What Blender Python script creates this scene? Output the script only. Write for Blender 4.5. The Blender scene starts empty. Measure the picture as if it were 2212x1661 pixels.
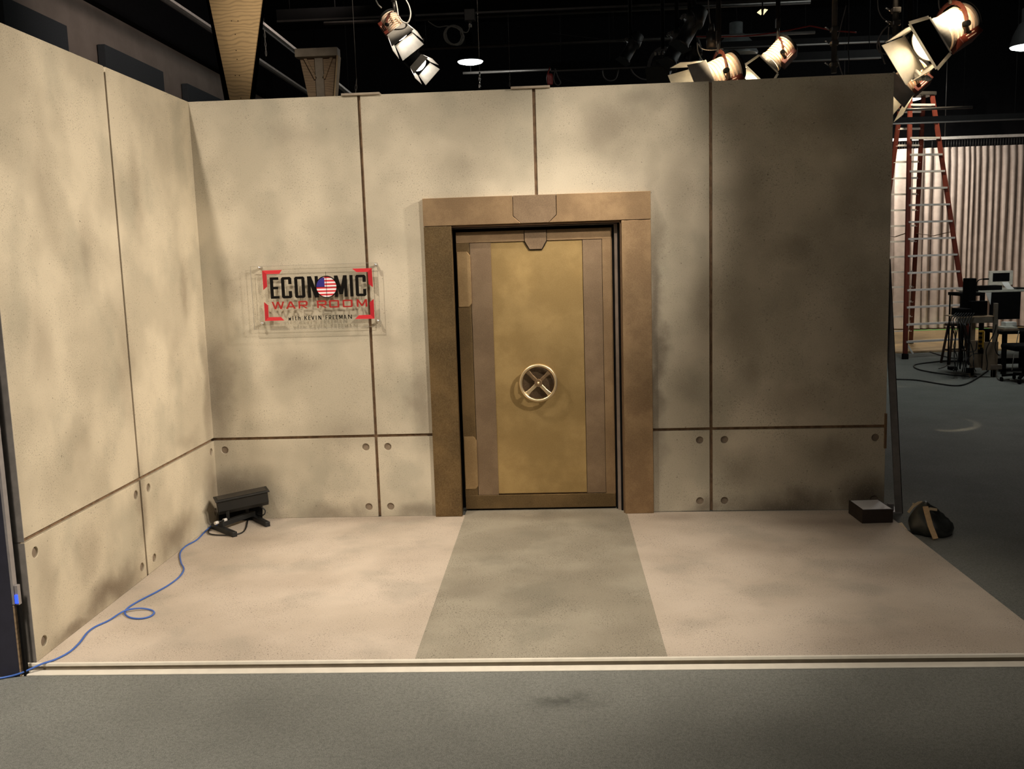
import bpy, bmesh, math, random
from mathutils import Vector, Matrix, noise as mnoise
random.seed(7)
PI = math.pi
sc = bpy.context.scene
COL = sc.collection

# ------------------------------------------------------------------ camera
F_PX = 2011.8
CAM = Vector((2.5614, -6.6803, 1.8739))
YAW, PITCH, ROLL = -0.0499, -0.1348, -0.0308
fw = Vector((math.sin(YAW)*math.cos(PITCH), math.cos(YAW)*math.cos(PITCH), math.sin(PITCH)))
rt = fw.cross(Vector((0, 0, 1))).normalized(); up = rt.cross(fw)
r2 = rt*math.cos(ROLL) + up*math.sin(ROLL)
u2 = -rt*math.sin(ROLL) + up*math.cos(ROLL)
cd = bpy.data.cameras.new('camera'); cam = bpy.data.objects.new('camera', cd); COL.objects.link(cam)
M3 = Matrix((r2, u2, -fw)).transposed()
cam.matrix_world = Matrix.Translation(CAM) @ M3.to_4x4()
cd.sensor_fit = 'HORIZONTAL'; cd.sensor_width = 36.0; cd.lens = 36.0*F_PX/2212.0
cd.clip_start = 0.05; cd.clip_end = 200
sc.camera = cam

def at(u, v, axis, val):
    """world point seen at photo pixel (u, v) on the plane axis = val"""
    d = fw + r2*((u-1106.0)/F_PX) - u2*((v-830.5)/F_PX)
    i = 'xyz'.index(axis)
    return CAM + d*((val-CAM[i])/d[i])

# ------------------------------------------------------------------ world, view, lights
w = bpy.data.worlds.new('world'); sc.world = w; w.use_nodes = True
w.node_tree.nodes['Background'].inputs[0].default_value = (0.9, 0.95, 1.0, 1)
w.node_tree.nodes['Background'].inputs[1].default_value = 0.012
sc.view_settings.view_transform = 'Standard'; sc.view_settings.look = 'None'
sc.view_settings.gamma = 1; sc.view_settings.exposure = 0.0
try: sc.view_settings.use_curve_mapping = False
except Exception: pass

def spot(loc, tgt, watts, color=(1, .82, .6), angle=50, blend=.6, size=.12):
    l = bpy.data.lights.new('unseen_spot', 'SPOT'); l.energy = watts; l.color = color
    l.spot_size = math.radians(angle); l.spot_blend = blend; l.shadow_soft_size = size
    o = bpy.data.objects.new('unseen_spot', l); COL.objects.link(o); o.location = loc
    o.rotation_euler = (Vector(tgt)-Vector(loc)).to_track_quat('-Z', 'Y').to_euler()
    return o
def area(loc, tgt, watts, size, color=(1, 1, 1)):
    l = bpy.data.lights.new('house_light', 'AREA'); l.energy = watts; l.color = color; l.size = size; l.shape = 'DISK'
    o = bpy.data.objects.new('house_light', l); COL.objects.link(o); o.location = loc
    o.rotation_euler = (Vector(tgt)-Vector(loc)).to_track_quat('-Z', 'Y').to_euler()
    return o
WARM = (1.0, .87, .725)
spot((5.5, -1.2, 3.9), (0.0, -1.2, 1.7), 600, WARM, 58, .9, .10)      # keys raking onto the side wall
spot((5.2, -2.6, 4.2), (0.0, -1.6, 1.2), 840, WARM, 44, 1.0, .10)
spot((5.6, -5.2, 4.6), (1.3, 0.0, 1.2), 830, WARM, 33, 1.0, .05)      # front right keys, wheel shadow down left
spot((5.6, -5.2, 4.6), (2.3, 0.0, 1.3), 470, WARM, 22, 1.0, .05)
spot((-.4, -3.2, 5.6), (1.1, 0, 1.4), 640, WARM, 52, 1.0, .11)        # steep left key, high over the side wall
spot((3.4, -4.0, 5.2), (2.9, 0, 2.3), 740, WARM, 24, 1.0, .1)         # over the door
spot((0.3, -6.0, 5.5), (0.6, -4.2, 0), 1480, WARM, 60, 1.0, .3)       # washes on deck and carpet
spot((2.6, -4.6, 5.4), (2.5, -1.5, 0), 1250, WARM, 36, 1.0, .1)
spot((4.6, -4.4, 5.2), (4.0, -1.9, 0), 330, WARM, 34, 1.0, .1)
area((0.8, -7.5, 5.5), (1.2, -3.8, 0), 56, 2.0, (1, .9, .8))
# behind the set
spot((8.0, 13.3, 5.0), (9.6, 14.8, 3.9), 800, (1, .90, .76), 60, .9, .05)
spot((6.9, 10.5, 5.6), (11.5, 14.8, 2.4), 800, (1, .86, .74), 60, .9, .05)
spot((8.5, 9.5, 6.0), (10.2, 12.3, 0), 950, (1, .84, .6), 40, .8, .1)
spot((7.5, 3.0, 5.8), (7.2, 1.8, 0), 75, (1, .72, .70), 70, 1.0, .6)
area((8.0, 5.5, 6.0), (8.6, 7.5, 0), 60, 1.0, (.95, 1.0, .95))
spot((5.8, 3.2, 5.6), (9.2, 10.4, 1.6), 620, (1, .88, .78), 28, .9, .2)
spot((0.5, 4.5, 5.6), (-4.5, 10.5, 4.8), 420, (1, .82, .72), 80, 1.0, .3)
spot((2.2, -2.0, 4.6), (0.55, 1.2, 4.0), 420, WARM, 24, .8, .1)       # catches the plywood pylon

# ------------------------------------------------------------------ materials
def new_mat(name):
    m = bpy.data.materials.new(name); m.use_nodes = True
    nt = m.node_tree; b = nt.nodes['Principled BSDF']
    return m, nt, b
def N(nt, typ, **kw):
    n = nt.nodes.new(typ)
    for k, v in kw.items(): setattr(n, k, v)
    return n
def pos(nt): return N(nt, 'ShaderNodeNewGeometry').outputs['Position']
def noise_fac(nt, vec, scale, detail=4, rough=.55, lo=.35, hi=.65, stretch=None):
    if stretch:
        mp = N(nt, 'ShaderNodeMapping'); mp.inputs['Scale'].default_value = stretch
        nt.links.new(vec, mp.inputs['Vector']); vec = mp.outputs[0]
    n = N(nt, 'ShaderNodeTexNoise'); n.inputs['Scale'].default_value = scale
    n.inputs['Detail'].default_value = detail; n.inputs['Roughness'].default_value = rough
    nt.links.new(vec, n.inputs['Vector'])
    r = N(nt, 'ShaderNodeMapRange'); r.inputs['From Min'].default_value = lo; r.inputs['From Max'].default_value = hi
    r.interpolation_type = 'SMOOTHSTEP'
    nt.links.new(n.outputs[0], r.inputs['Value']); return r.outputs['Result']
def mixc(nt, fac, a, b, mode='MIX'):
    m = N(nt, 'ShaderNodeMix', data_type='RGBA', blend_type=mode)
    for sock, val in ((m.inputs[0], fac), (m.inputs[6], a), (m.inputs[7], b)):
        if isinstance(val, (int, float)): sock.default_value = val
        elif isinstance(val, tuple): sock.default_value = (*val[:3], 1)
        else: nt.links.new(val, sock)
    return m.outputs[2]
def math_n(nt, op, a, b=None):
    m = N(nt, 'ShaderNodeMath', operation=op)
    for i, v in enumerate((a, b)):
        if v is None: continue
        if isinstance(v, (int, float)): m.inputs[i].default_value = v
        else: nt.links.new(v, m.inputs[i])
    return m.outputs[0]
def bump(nt, b, fac, strength=.2, dist=.002):
    n = N(nt, 'ShaderNodeBump'); n.inputs['Strength'].default_value = strength; n.inputs['Distance'].default_value = dist
    nt.links.new(fac, n.inputs['Height']); nt.links.new(n.outputs[0], b.inputs['Normal'])
def objvec(nt): return N(nt, 'ShaderNodeTexCoord').outputs['Object']

def simple(name, c, rough=.6, metal=0.0, var=.12, scale=12, bmp=.0):
    m, nt, b = new_mat(name)
    v = objvec(nt)
    f = noise_fac(nt, v, scale, 5, .6, .3, .7)
    d = tuple(x*(1-var) for x in c); l = tuple(min(1, x*(1+var)) for x in c)
    nt.links.new(mixc(nt, f, d, l), b.inputs['Base Color'])
    b.inputs['Roughness'].default_value = rough; b.inputs['Metallic'].default_value = metal
    if bmp: bump(nt, b, noise_fac(nt, v, scale*12, 3, .6, .2, .8), bmp)
    return m
def emis(name, c, s):
    m, nt, b = new_mat(name)
    b.inputs['Base Color'].default_value = (*c, 1); b.inputs['Emission Color'].default_value = (*c, 1)
    b.inputs['Emission Strength'].default_value = s
    return m

def concrete(name, base, stains_shade=(), axis='xz', tint=(.32, .27, .19), light=(.66, .56, .42), spk=1.0):
    """scenic-painted concrete: sprayed mottling, fine speckle, airbrushed smudges, some painted-in shade"""
    m, nt, b = new_mat(name)
    P = pos(nt)
    big = noise_fac(nt, P, 1.6, 3, .5, .40, .62)
    col = mixc(nt, big, base, light)
    gr = noise_fac(nt, P, 2.3, 4, .5, .50, .68, stretch=(1, 1, .8))
    col = mixc(nt, math_n(nt, 'MULTIPLY', gr, .42), col, tuple(x*.72 for x in (base[0]*.92, base[1]*.98, base[2]*1.0)))
    # airbrushed smudges and painted-in shade at fixed places, edges broken by noise
    if stains_shade:
        wn = N(nt, 'ShaderNodeTexNoise'); wn.inputs['Scale'].default_value = 4.0; wn.inputs['Detail'].default_value = 4
        nt.links.new(P, wn.inputs['Vector'])
        off = N(nt, 'ShaderNodeVectorMath', operation='MULTIPLY_ADD')
        nt.links.new(wn.outputs['Color'], off.inputs[0]); off.inputs[1].default_value = (.26, .26, .26)
        sub = N(nt, 'ShaderNodeVectorMath', operation='ADD'); nt.links.new(P, sub.inputs[0]); sub.inputs[1].default_value = (-.13, -.13, -.13)
        nt.links.new(sub.outputs[0], off.inputs[2])
        acc = None
        for (a, z, ra, rz, s) in stains_shade:
            mp = N(nt, 'ShaderNodeMapping')
            c = {'xz': (a, 0, z), 'yz': (0, a, z), 'xy': (a, z, 0)}[axis]
            sc_ = {'xz': (1/ra, 0, 1/rz), 'yz': (0, 1/ra, 1/rz), 'xy': (1/ra, 1/rz, 0)}[axis]
            s1 = N(nt, 'ShaderNodeVectorMath', operation='SUBTRACT'); nt.links.new(off.outputs[0], s1.inputs[0]); s1.inputs[1].default_value = c
            s2 = N(nt, 'ShaderNodeVectorMath', operation='MULTIPLY'); nt.links.new(s1.outputs[0], s2.inputs[0]); s2.inputs[1].default_value = sc_
            ln = N(nt, 'ShaderNodeVectorMath', operation='LENGTH'); nt.links.new(s2.outputs[0], ln.inputs[0])
            r = N(nt, 'ShaderNodeMapRange'); r.inputs['From Min'].default_value = 1.0; r.inputs['From Max'].default_value = 0.0
            r.inputs['To Max'].default_value = s; r.interpolation_type = 'SMOOTHSTEP'
            nt.links.new(ln.outputs['Value'], r.inputs['Value'])
            acc = r.outputs['Result'] if acc is None else math_n(nt, 'MAXIMUM', acc, r.outputs['Result'])
        col = mixc(nt, acc, col, tint)
    sp = noise_fac(nt, P, 105, 1.5, .5, .62, .70)
    patch = noise_fac(nt, P, 3.5, 2, .5, .35, .65)
    patch = math_n(nt, 'ADD', math_n(nt, 'MULTIPLY', patch, .50*spk), .18*spk)
    col = mixc(nt, math_n(nt, 'MULTIPLY', sp, patch), col, tuple(x*.38 for x in base))
    sp2 = noise_fac(nt, P, 230, 1.5, .5, .54, .66)
    col = mixc(nt, math_n(nt, 'MULTIPLY', sp2, math_n(nt, 'MULTIPLY', patch, .7)), col, tuple(x*.45 for x in base))
    sp3 = noise_fac(nt, P, 190, 1.5, .5, .56, .70)
    col = mixc(nt, math_n(nt, 'MULTIPLY', sp3, .22*spk), col, tuple(min(1, x*1.5) for x in base))
    sp4 = noise_fac(nt, P, 52, 1, .5, .765, .79)
    col = mixc(nt, math_n(nt, 'MULTIPLY', sp4, .75), col, tuple(x*.25 for x in base))
    nt.links.new(col, b.inputs['Base Color'])
    b.inputs['Roughness'].default_value = .75
    b.inputs['Specular IOR Level'].default_value = .25
    bump(nt, b, sp2, .15, .001)
    return m

def brass(name, c1, c2, rough=.50, metal=.92, sc_=5.0):
    m, nt, b = new_mat(name); P = pos(nt)
    f = noise_fac(nt, P, sc_, 6, .62, .36, .66)
    g = noise_fac(nt, P, sc_*.45, 3, .5, .4, .62)
    h = noise_fac(nt, P, 160, 3, .6, .3, .7)
    col = mixc(nt, f, c1, c2)
    col = mixc(nt, math_n(nt, 'MULTIPLY', g, .35), col, tuple(x*.55 for x in c1))
    col = mixc(nt, math_n(nt, 'MULTIPLY', h, .10), col, (.9, .7, .4))
    nt.links.new(col, b.inputs['Base Color'])
    b.inputs['Roughness'].default_value = rough; b.inputs['Metallic'].default_value = metal
    bump(nt, b, h, .05, .001)
    return m

def carpet(name, c, c2, scale=260, patch=(.0, .0, .0), pf=0):
    m, nt, b = new_mat(name); P = pos(nt)
    f = noise_fac(nt, P, scale, 3, .7, .3, .7)
    g = noise_fac(nt, P, 1.8, 5, .65, .35, .7)
    k = noise_fac(nt, P, 60, 4, .7, .42, .68)
    col = mixc(nt, f, c, c2)
    col = mixc(nt, math_n(nt, 'MULTIPLY', k, .35), col, tuple(x*.55 for x in c))
    col = mixc(nt, math_n(nt, 'MULTIPLY', g, .22), col, tuple(x*.6 for x in c))
    if pf: ln = N(nt, 'ShaderNodeVectorMath', operation='DISTANCE'); mp = N(nt, 'ShaderNodeMapping'); mp.inputs['Scale'].default_value = (1, 2.2, 1); nt.links.new(P, mp.inputs[0]); nt.links.new(mp.outputs[0], ln.inputs[0]); ln.inputs[1].default_value = (patch[0], patch[1]*2.2, -.034)
    if pf: r = N(nt, 'ShaderNodeMapRange'); r.inputs['From Min'].default_value = .24; r.inputs['From Max'].default_value = 0; nt.links.new(ln.outputs['Value'], r.inputs[0]); col = mixc(nt, math_n(nt, 'MULTIPLY', math_n(nt, 'MULTIPLY', r.outputs[0], noise_fac(nt, P, 9, 4, .6, .3, .6)), pf), col, tuple(x*.4 for x in c))
    if 0: col = mixc(nt, math_n(nt, 'MULTIPLY', noise_fac(nt, P, 2.6, 4, .55, .5, .72), pf), col, patch)
    nt.links.new(col, b.inputs['Base Color']); b.inputs['Roughness'].default_value = .95
    b.inputs['Specular IOR Level'].default_value = .1
    bump(nt, b, f, .5, .004)
    return m

def plywood(name, c=(.62, .42, .20)):
    m, nt, b = new_mat(name); v = objvec(nt)
    mp = N(nt, 'ShaderNodeMapping'); mp.inputs['Scale'].default_value = (1.6, 1.6, 3.4)
    nt.links.new(v, mp.inputs['Vector'])
    wv = N(nt, 'ShaderNodeTexWave', wave_type='BANDS', bands_direction='Z'); wv.inputs['Scale'].default_value = 3.2
    wv.inputs['Distortion'].default_value = 9.0; wv.inputs['Detail'].default_value = 2.0; wv.inputs['Detail Scale'].default_value = .9
    nt.links.new(mp.outputs[0], wv.inputs['Vector'])
    r = N(nt, 'ShaderNodeMapRange'); r.inputs['From Min'].default_value = .45; r.inputs['From Max'].default_value = 1.0
    nt.links.new(wv.outputs['Fac'], r.inputs['Value'])
    col = mixc(nt, math_n(nt, 'MULTIPLY', r.outputs['Result'], .6), c, tuple(x*.5 for x in c))
    col = mixc(nt, math_n(nt, 'MULTIPLY', noise_fac(nt, v, 9, 3), .18), col, tuple(x*.7 for x in c))
    nt.links.new(col, b.inputs['Base Color']); b.inputs['Roughness'].default_value = .7
    return m

# stain lists are the scenic artist's smudges, the back list also painted-in shade: (x or y, z, radius, radius, strength)
ST_SHADE_BACK = [(0.06, 1.0, .16, .75, .6), (0.12, .22, .42, .3, .8), (.9, .0, .5, .14, .6), (.22, 1.75, .22, .3, .3), (.75, 2.75, .3, .2, .25), (.62, 1.15, .3, .18, .3),  # tall corner strip first: the side wall's shadow painted in
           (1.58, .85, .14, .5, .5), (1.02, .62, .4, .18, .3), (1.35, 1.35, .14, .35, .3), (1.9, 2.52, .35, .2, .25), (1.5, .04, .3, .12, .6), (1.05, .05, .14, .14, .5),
           (3.265, 1.35, .10, 1.6, .8), (2.95, 2.75, .35, .3, .45), (3.42, 2.25, .22, .5, .35), (3.15, 2.93, .3, .12, .3), (3.6, 1.5, .16, .45, .4), (3.5, .9, .18, .2, .25),  # tall narrow band: door frame's shadow painted in with the airbrushing
           (3.95, 2.2, .5, .5, .35), (4.35, 2.0, .8, 1.1, .3), (4.45, 2.75, .5, .4, .6), (4.65, 2.15, .5, .6, .42), (3.85, 1.35, .3, .5, .4), (4.7, 1.4, .4, .9, .5), (4.3, .80, .5, .22, .45), (4.2, 1.9, .35, .3, .5),  # right flat: light falloff painted in along with the smudges
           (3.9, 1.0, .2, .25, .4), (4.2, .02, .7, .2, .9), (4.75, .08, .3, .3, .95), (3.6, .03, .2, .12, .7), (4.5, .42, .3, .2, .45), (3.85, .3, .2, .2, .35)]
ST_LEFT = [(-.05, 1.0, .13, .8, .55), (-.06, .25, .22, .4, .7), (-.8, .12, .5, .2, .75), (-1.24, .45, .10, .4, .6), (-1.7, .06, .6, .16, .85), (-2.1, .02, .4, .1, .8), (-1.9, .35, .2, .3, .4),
           (-1.30, 1.25, .16, .6, .35), (-2.2, 1.5, .2, .35, .35), (-2.35, .35, .16, .35, .35), (-.95, 2.3, .14, .5, .3), (-1.6, 2.0, .16, .4, .3), (-.35, 1.7, .10, .3, .4), (-.6, 1.35, .2, .2, .3), (-1.9, .95, .2, .2, .25), (-2.0, 2.3, .15, .4, .25), (-.45, .7, .3, .1, .3)]
M = {}
M['con_back'] = concrete('painted_concrete_back', (.46, .415, .32), ST_SHADE_BACK, 'xz', (.125, .10, .072), (.60, .54, .42))
M['con_left'] = concrete('painted_concrete_left', (.51, .45, .335), ST_LEFT, 'yz', (.16, .12, .08), (.66, .585, .44))
M['plug'] = concrete('painted_plug', (.21, .165, .12), (), 'xz', light=(.28, .22, .16))
M['groove'] = simple('groove_brown', (.20, .125, .07), .8, var=.3, scale=20)
M['wallback'] = simple('flat_edge_grey', (.20, .185, .17), .8, var=.15)
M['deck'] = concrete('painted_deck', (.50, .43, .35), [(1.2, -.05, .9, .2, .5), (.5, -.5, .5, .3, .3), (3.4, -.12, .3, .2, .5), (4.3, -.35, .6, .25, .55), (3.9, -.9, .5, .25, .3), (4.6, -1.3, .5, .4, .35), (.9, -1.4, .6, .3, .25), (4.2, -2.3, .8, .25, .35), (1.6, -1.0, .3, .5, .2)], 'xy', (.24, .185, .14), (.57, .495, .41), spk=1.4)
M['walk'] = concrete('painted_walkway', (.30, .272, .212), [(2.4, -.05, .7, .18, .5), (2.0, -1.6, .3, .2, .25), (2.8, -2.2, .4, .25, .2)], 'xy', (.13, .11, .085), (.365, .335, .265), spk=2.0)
M['white_trim'] = simple('white_edge', (.78, .74, .64), .5, var=.05)
M['trim_gap'] = simple('edge_channel', (.30, .25, .18), .8)
M['carpet'] = carpet('studio_carpet', (.16, .168, .155), (.34, .35, .32), patch=tuple(at(1225, 1512, 'z', -.034)), pf=.8)
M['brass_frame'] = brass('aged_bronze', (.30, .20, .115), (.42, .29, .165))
M['brass_shaded'] = brass('shaded_bronze', (.145, .097, .046), (.23, .152, .07), sc_=3.5)  # darker copy of the bronze, left casing's shade put into the colour
M['brass_key'] = brass('brown_bronze', (.27, .19, .125), (.36, .26, .17))
M['boss'] = brass('dark_boss_paint', (.085, .055, .035), (.13, .09, .06))
M['hubdark'] = brass('dark_hub_spoke_shade', (.17, .115, .065), (.25, .17, .10))
M['brass_gold'] = brass('gold_paint', (.44, .305, .125), (.56, .40, .175), sc_=4)
M['brass_hinge'] = brass('tan_bronze', (.38, .26, .13), (.50, .35, .18))
M['brass_bright'] = brass('polished_brass', (.78, .62, .38), (.88, .72, .46), rough=.34, metal=.9)
M['black'] = simple('matt_black', (.006, .006, .006), .8)
M['blackgloss'] = simple('black_enamel', (.012, .013, .013), .5)
M['rev_grey'] = simple('reveal_grey', (.23, .18, .14), .6)
M['rev_brown'] = simple('reveal_brown', (.15, .09, .045), .55)
M['ceiling'] = simple('ceiling_black', (.006, .006, .007), .9)
M['wall_dark'] = simple('wall_black', (.008, .008, .009), .9)
M['wall_grey'] = simple('studio_wall_grey', (.30, .255, .22), .85, var=.12, scale=1.5)
M['acoustic'] = simple('acoustic_fabric', (.055, .065, .075), .95, var=.1, scale=50)
M['pipe'] = simple('grey_steel', (.06, .055, .05), .4, .5)
M['pipe_black'] = simple('black_steel', (.006, .006, .006), .7, .0)
M['chrome'] = simple('chrome', (.75, .73, .7), .2, .9, var=.05)
M['white_rail'] = simple('white_rail', (.55, .52, .48), .5)
M['ply'] = plywood('plywood')
M['ply_dark'] = plywood('weathered_plywood', (.36, .25, .15))
M['lumber'] = simple('pine_lumber', (.50, .36, .2), .7, var=.2, scale=5)
M['lumber_grey'] = simple('dusty_lumber', (.30, .25, .19), .7, var=.2, scale=5)
M['redpaint'] = simple('lamp_red_paint', (.10, .017, .009), .45, .1)
M['lampbody'] = simple('lamp_body_overexposed', (.90, .72, .55), .35, .1)  # red-brown lamp bodies made pale, their glare put into the colour
M['barn'] = simple('barn_door_aluminium', (.55, .52, .46), .45, .3)
M['yoke'] = simple('yoke_red_paint', (.075, .018, .010), .5)
M['lens'] = emis('lamp_lens', (1, .80, .5), 9)
M['lens_dim'] = emis('lamp_lens_soft', (1, .93, .85), 14)
M['pendant'] = emis('pendant_glow', (.92, 1, .95), 9)
M['pend_body'] = simple('pendant_reflector', (.30, .33, .33), .4, .5)
M['red'] = simple('sign_red', (.42, .016, .025), .4, var=.03)
M['red_lt'] = simple('sign_bright_red', (.60, .032, .042), .4, var=.03)
M['redtext'] = simple('sign_letter_red', (.34, .018, .016), .4, var=.03)
M['ink'] = simple('sign_black', (.006, .005, .004), .85, var=.03)
M['ink'].node_tree.nodes['Principled BSDF'].inputs['Specular IOR Level'].default_value = .1
M['blue'] = simple('flag_blue', (.03, .025, .22), .4, var=.03)
M['white'] = simple('flag_white', (.85, .80, .82), .4, var=.02)
M['cable_blue'] = simple('blue_cable', (.05, .14, .50), .45)
M['cable_black'] = simple('black_cable', (.010, .010, .010), .5)
M['cable_grey'] = simple('grey_cable', (.12, .11, .10), .4)
M['cable_coil'] = simple('pale_grey_cable', (.34, .33, .30), .4)
M['cable_red'] = simple('red_cable', (.42, .03, .02), .5)
M['cable_white'] = simple('white_cable', (.6, .58, .52), .5)
M['plastic_white'] = simple('white_plastic', (.72, .70, .66), .4)
M['panel_white'] = simple('frosted_diffuser', (.90, .90, .92), .4, var=.03)
M['brownbox'] = simple('dark_brown_box', (.022, .013, .009), .6)
M['bag'] = simple('sandbag_vinyl', (.03, .032, .028), .38, var=.3, scale=10)
M['strap'] = simple('tan_strap', (.62, .42, .22), .7, var=.12, scale=30)
M['tape'] = simple('masking_tape', (.66, .52, .32), .7)
M['darkflat'] = simple('navy_flat', (.028, .028, .045), .6)
M['edge_metal'] = simple('edge_metal', (.35, .33, .33), .4, .3)
M['blue_led'] = emis('blue_indicator', (.02, .06, 1), 2.2)
M['fiberglass'] = simple('orange_fiberglass', (.095, .017, .009), .5, var=.1)
M['alu'] = simple('step_aluminium', (.62, .60, .57), .45, .25, var=.08)
M['woodfloor'] = simple('pale_wood_floor', (.62, .44, .22), .4, var=.12, scale=3)
M['green'] = simple('green_tape', (.12, .55, .14), .6)
M['paper'] = simple('paper', (.8, .8, .76), .8, var=.03)
M['cardboard'] = simple('cardboard', (.30, .22, .15), .8)
M['yellow'] = simple('yellow_plastic', (.55, .30, .03), .5)
M['stool'] = simple('brown_wood', (.07, .035, .02), .5)
M['screen'] = simple('screen_black', (.006, .006, .007), .2)
M['beige'] = simple('beige_plastic', (.62, .60, .52), .5)

for k_ in ('black', 'pipe_black', 'ceiling', 'wall_dark'):
    M[k_].node_tree.nodes['Principled BSDF'].inputs['Specular IOR Level'].default_value = .08
def mk_curtain():
    m, nt, b = new_mat('curtain_cloth')
    f = noise_fac(nt, pos(nt), 6, 5, .6, .3, .7)
    nt.links.new(mixc(nt, f, (.46, .38, .33), (.56, .47, .41)), b.inputs['Base Color'])
    b.inputs['Roughness'].default_value = .9
    return m
M['curtain'] = mk_curtain()
def mk_diffusion():
    m = bpy.data.materials.new('diffusion_paper'); m.use_nodes = True; nt = m.node_tree; nt.nodes.clear()
    o = N(nt, 'ShaderNodeOutputMaterial'); t = N(nt, 'ShaderNodeBsdfTranslucent'); t.inputs[0].default_value = (.9, .88, .84, 1)
    d = N(nt, 'ShaderNodeBsdfDiffuse'); nz = noise_fac(nt, objvec(nt), 30, 3)
    nt.links.new(mixc(nt, nz, (.80, .78, .74), (.9, .88, .84)), d.inputs[0])
    mx = N(nt, 'ShaderNodeMixShader'); mx.inputs[0].default_value = .4
    nt.links.new(t.outputs[0], mx.inputs[1]); nt.links.new(d.outputs[0], mx.inputs[2]); nt.links.new(mx.outputs[0], o.inputs[0])
    return m
M['diffusion'] = mk_diffusion()
def mk_acrylic():
    m = bpy.data.materials.new('clear_acrylic'); m.use_nodes = True; nt = m.node_tree
    nt.nodes.clear()
    o = N(nt, 'ShaderNodeOutputMaterial'); t = N(nt, 'ShaderNodeBsdfTransparent'); t.inputs[0].default_value = (.985, .985, .98, 1)
    g = N(nt, 'ShaderNodeBsdfGlossy'); g.inputs['Roughness'].default_value = .03
    mx = N(nt, 'ShaderNodeMixShader'); mx.inputs[0].default_value = .03
    nt.links.new(t.outputs[0], mx.inputs[1]); nt.links.new(g.outputs[0], mx.inputs[2]); nt.links.new(mx.outputs[0], o.inputs[0])
    return m
M['acrylic'] = mk_acrylic()

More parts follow.
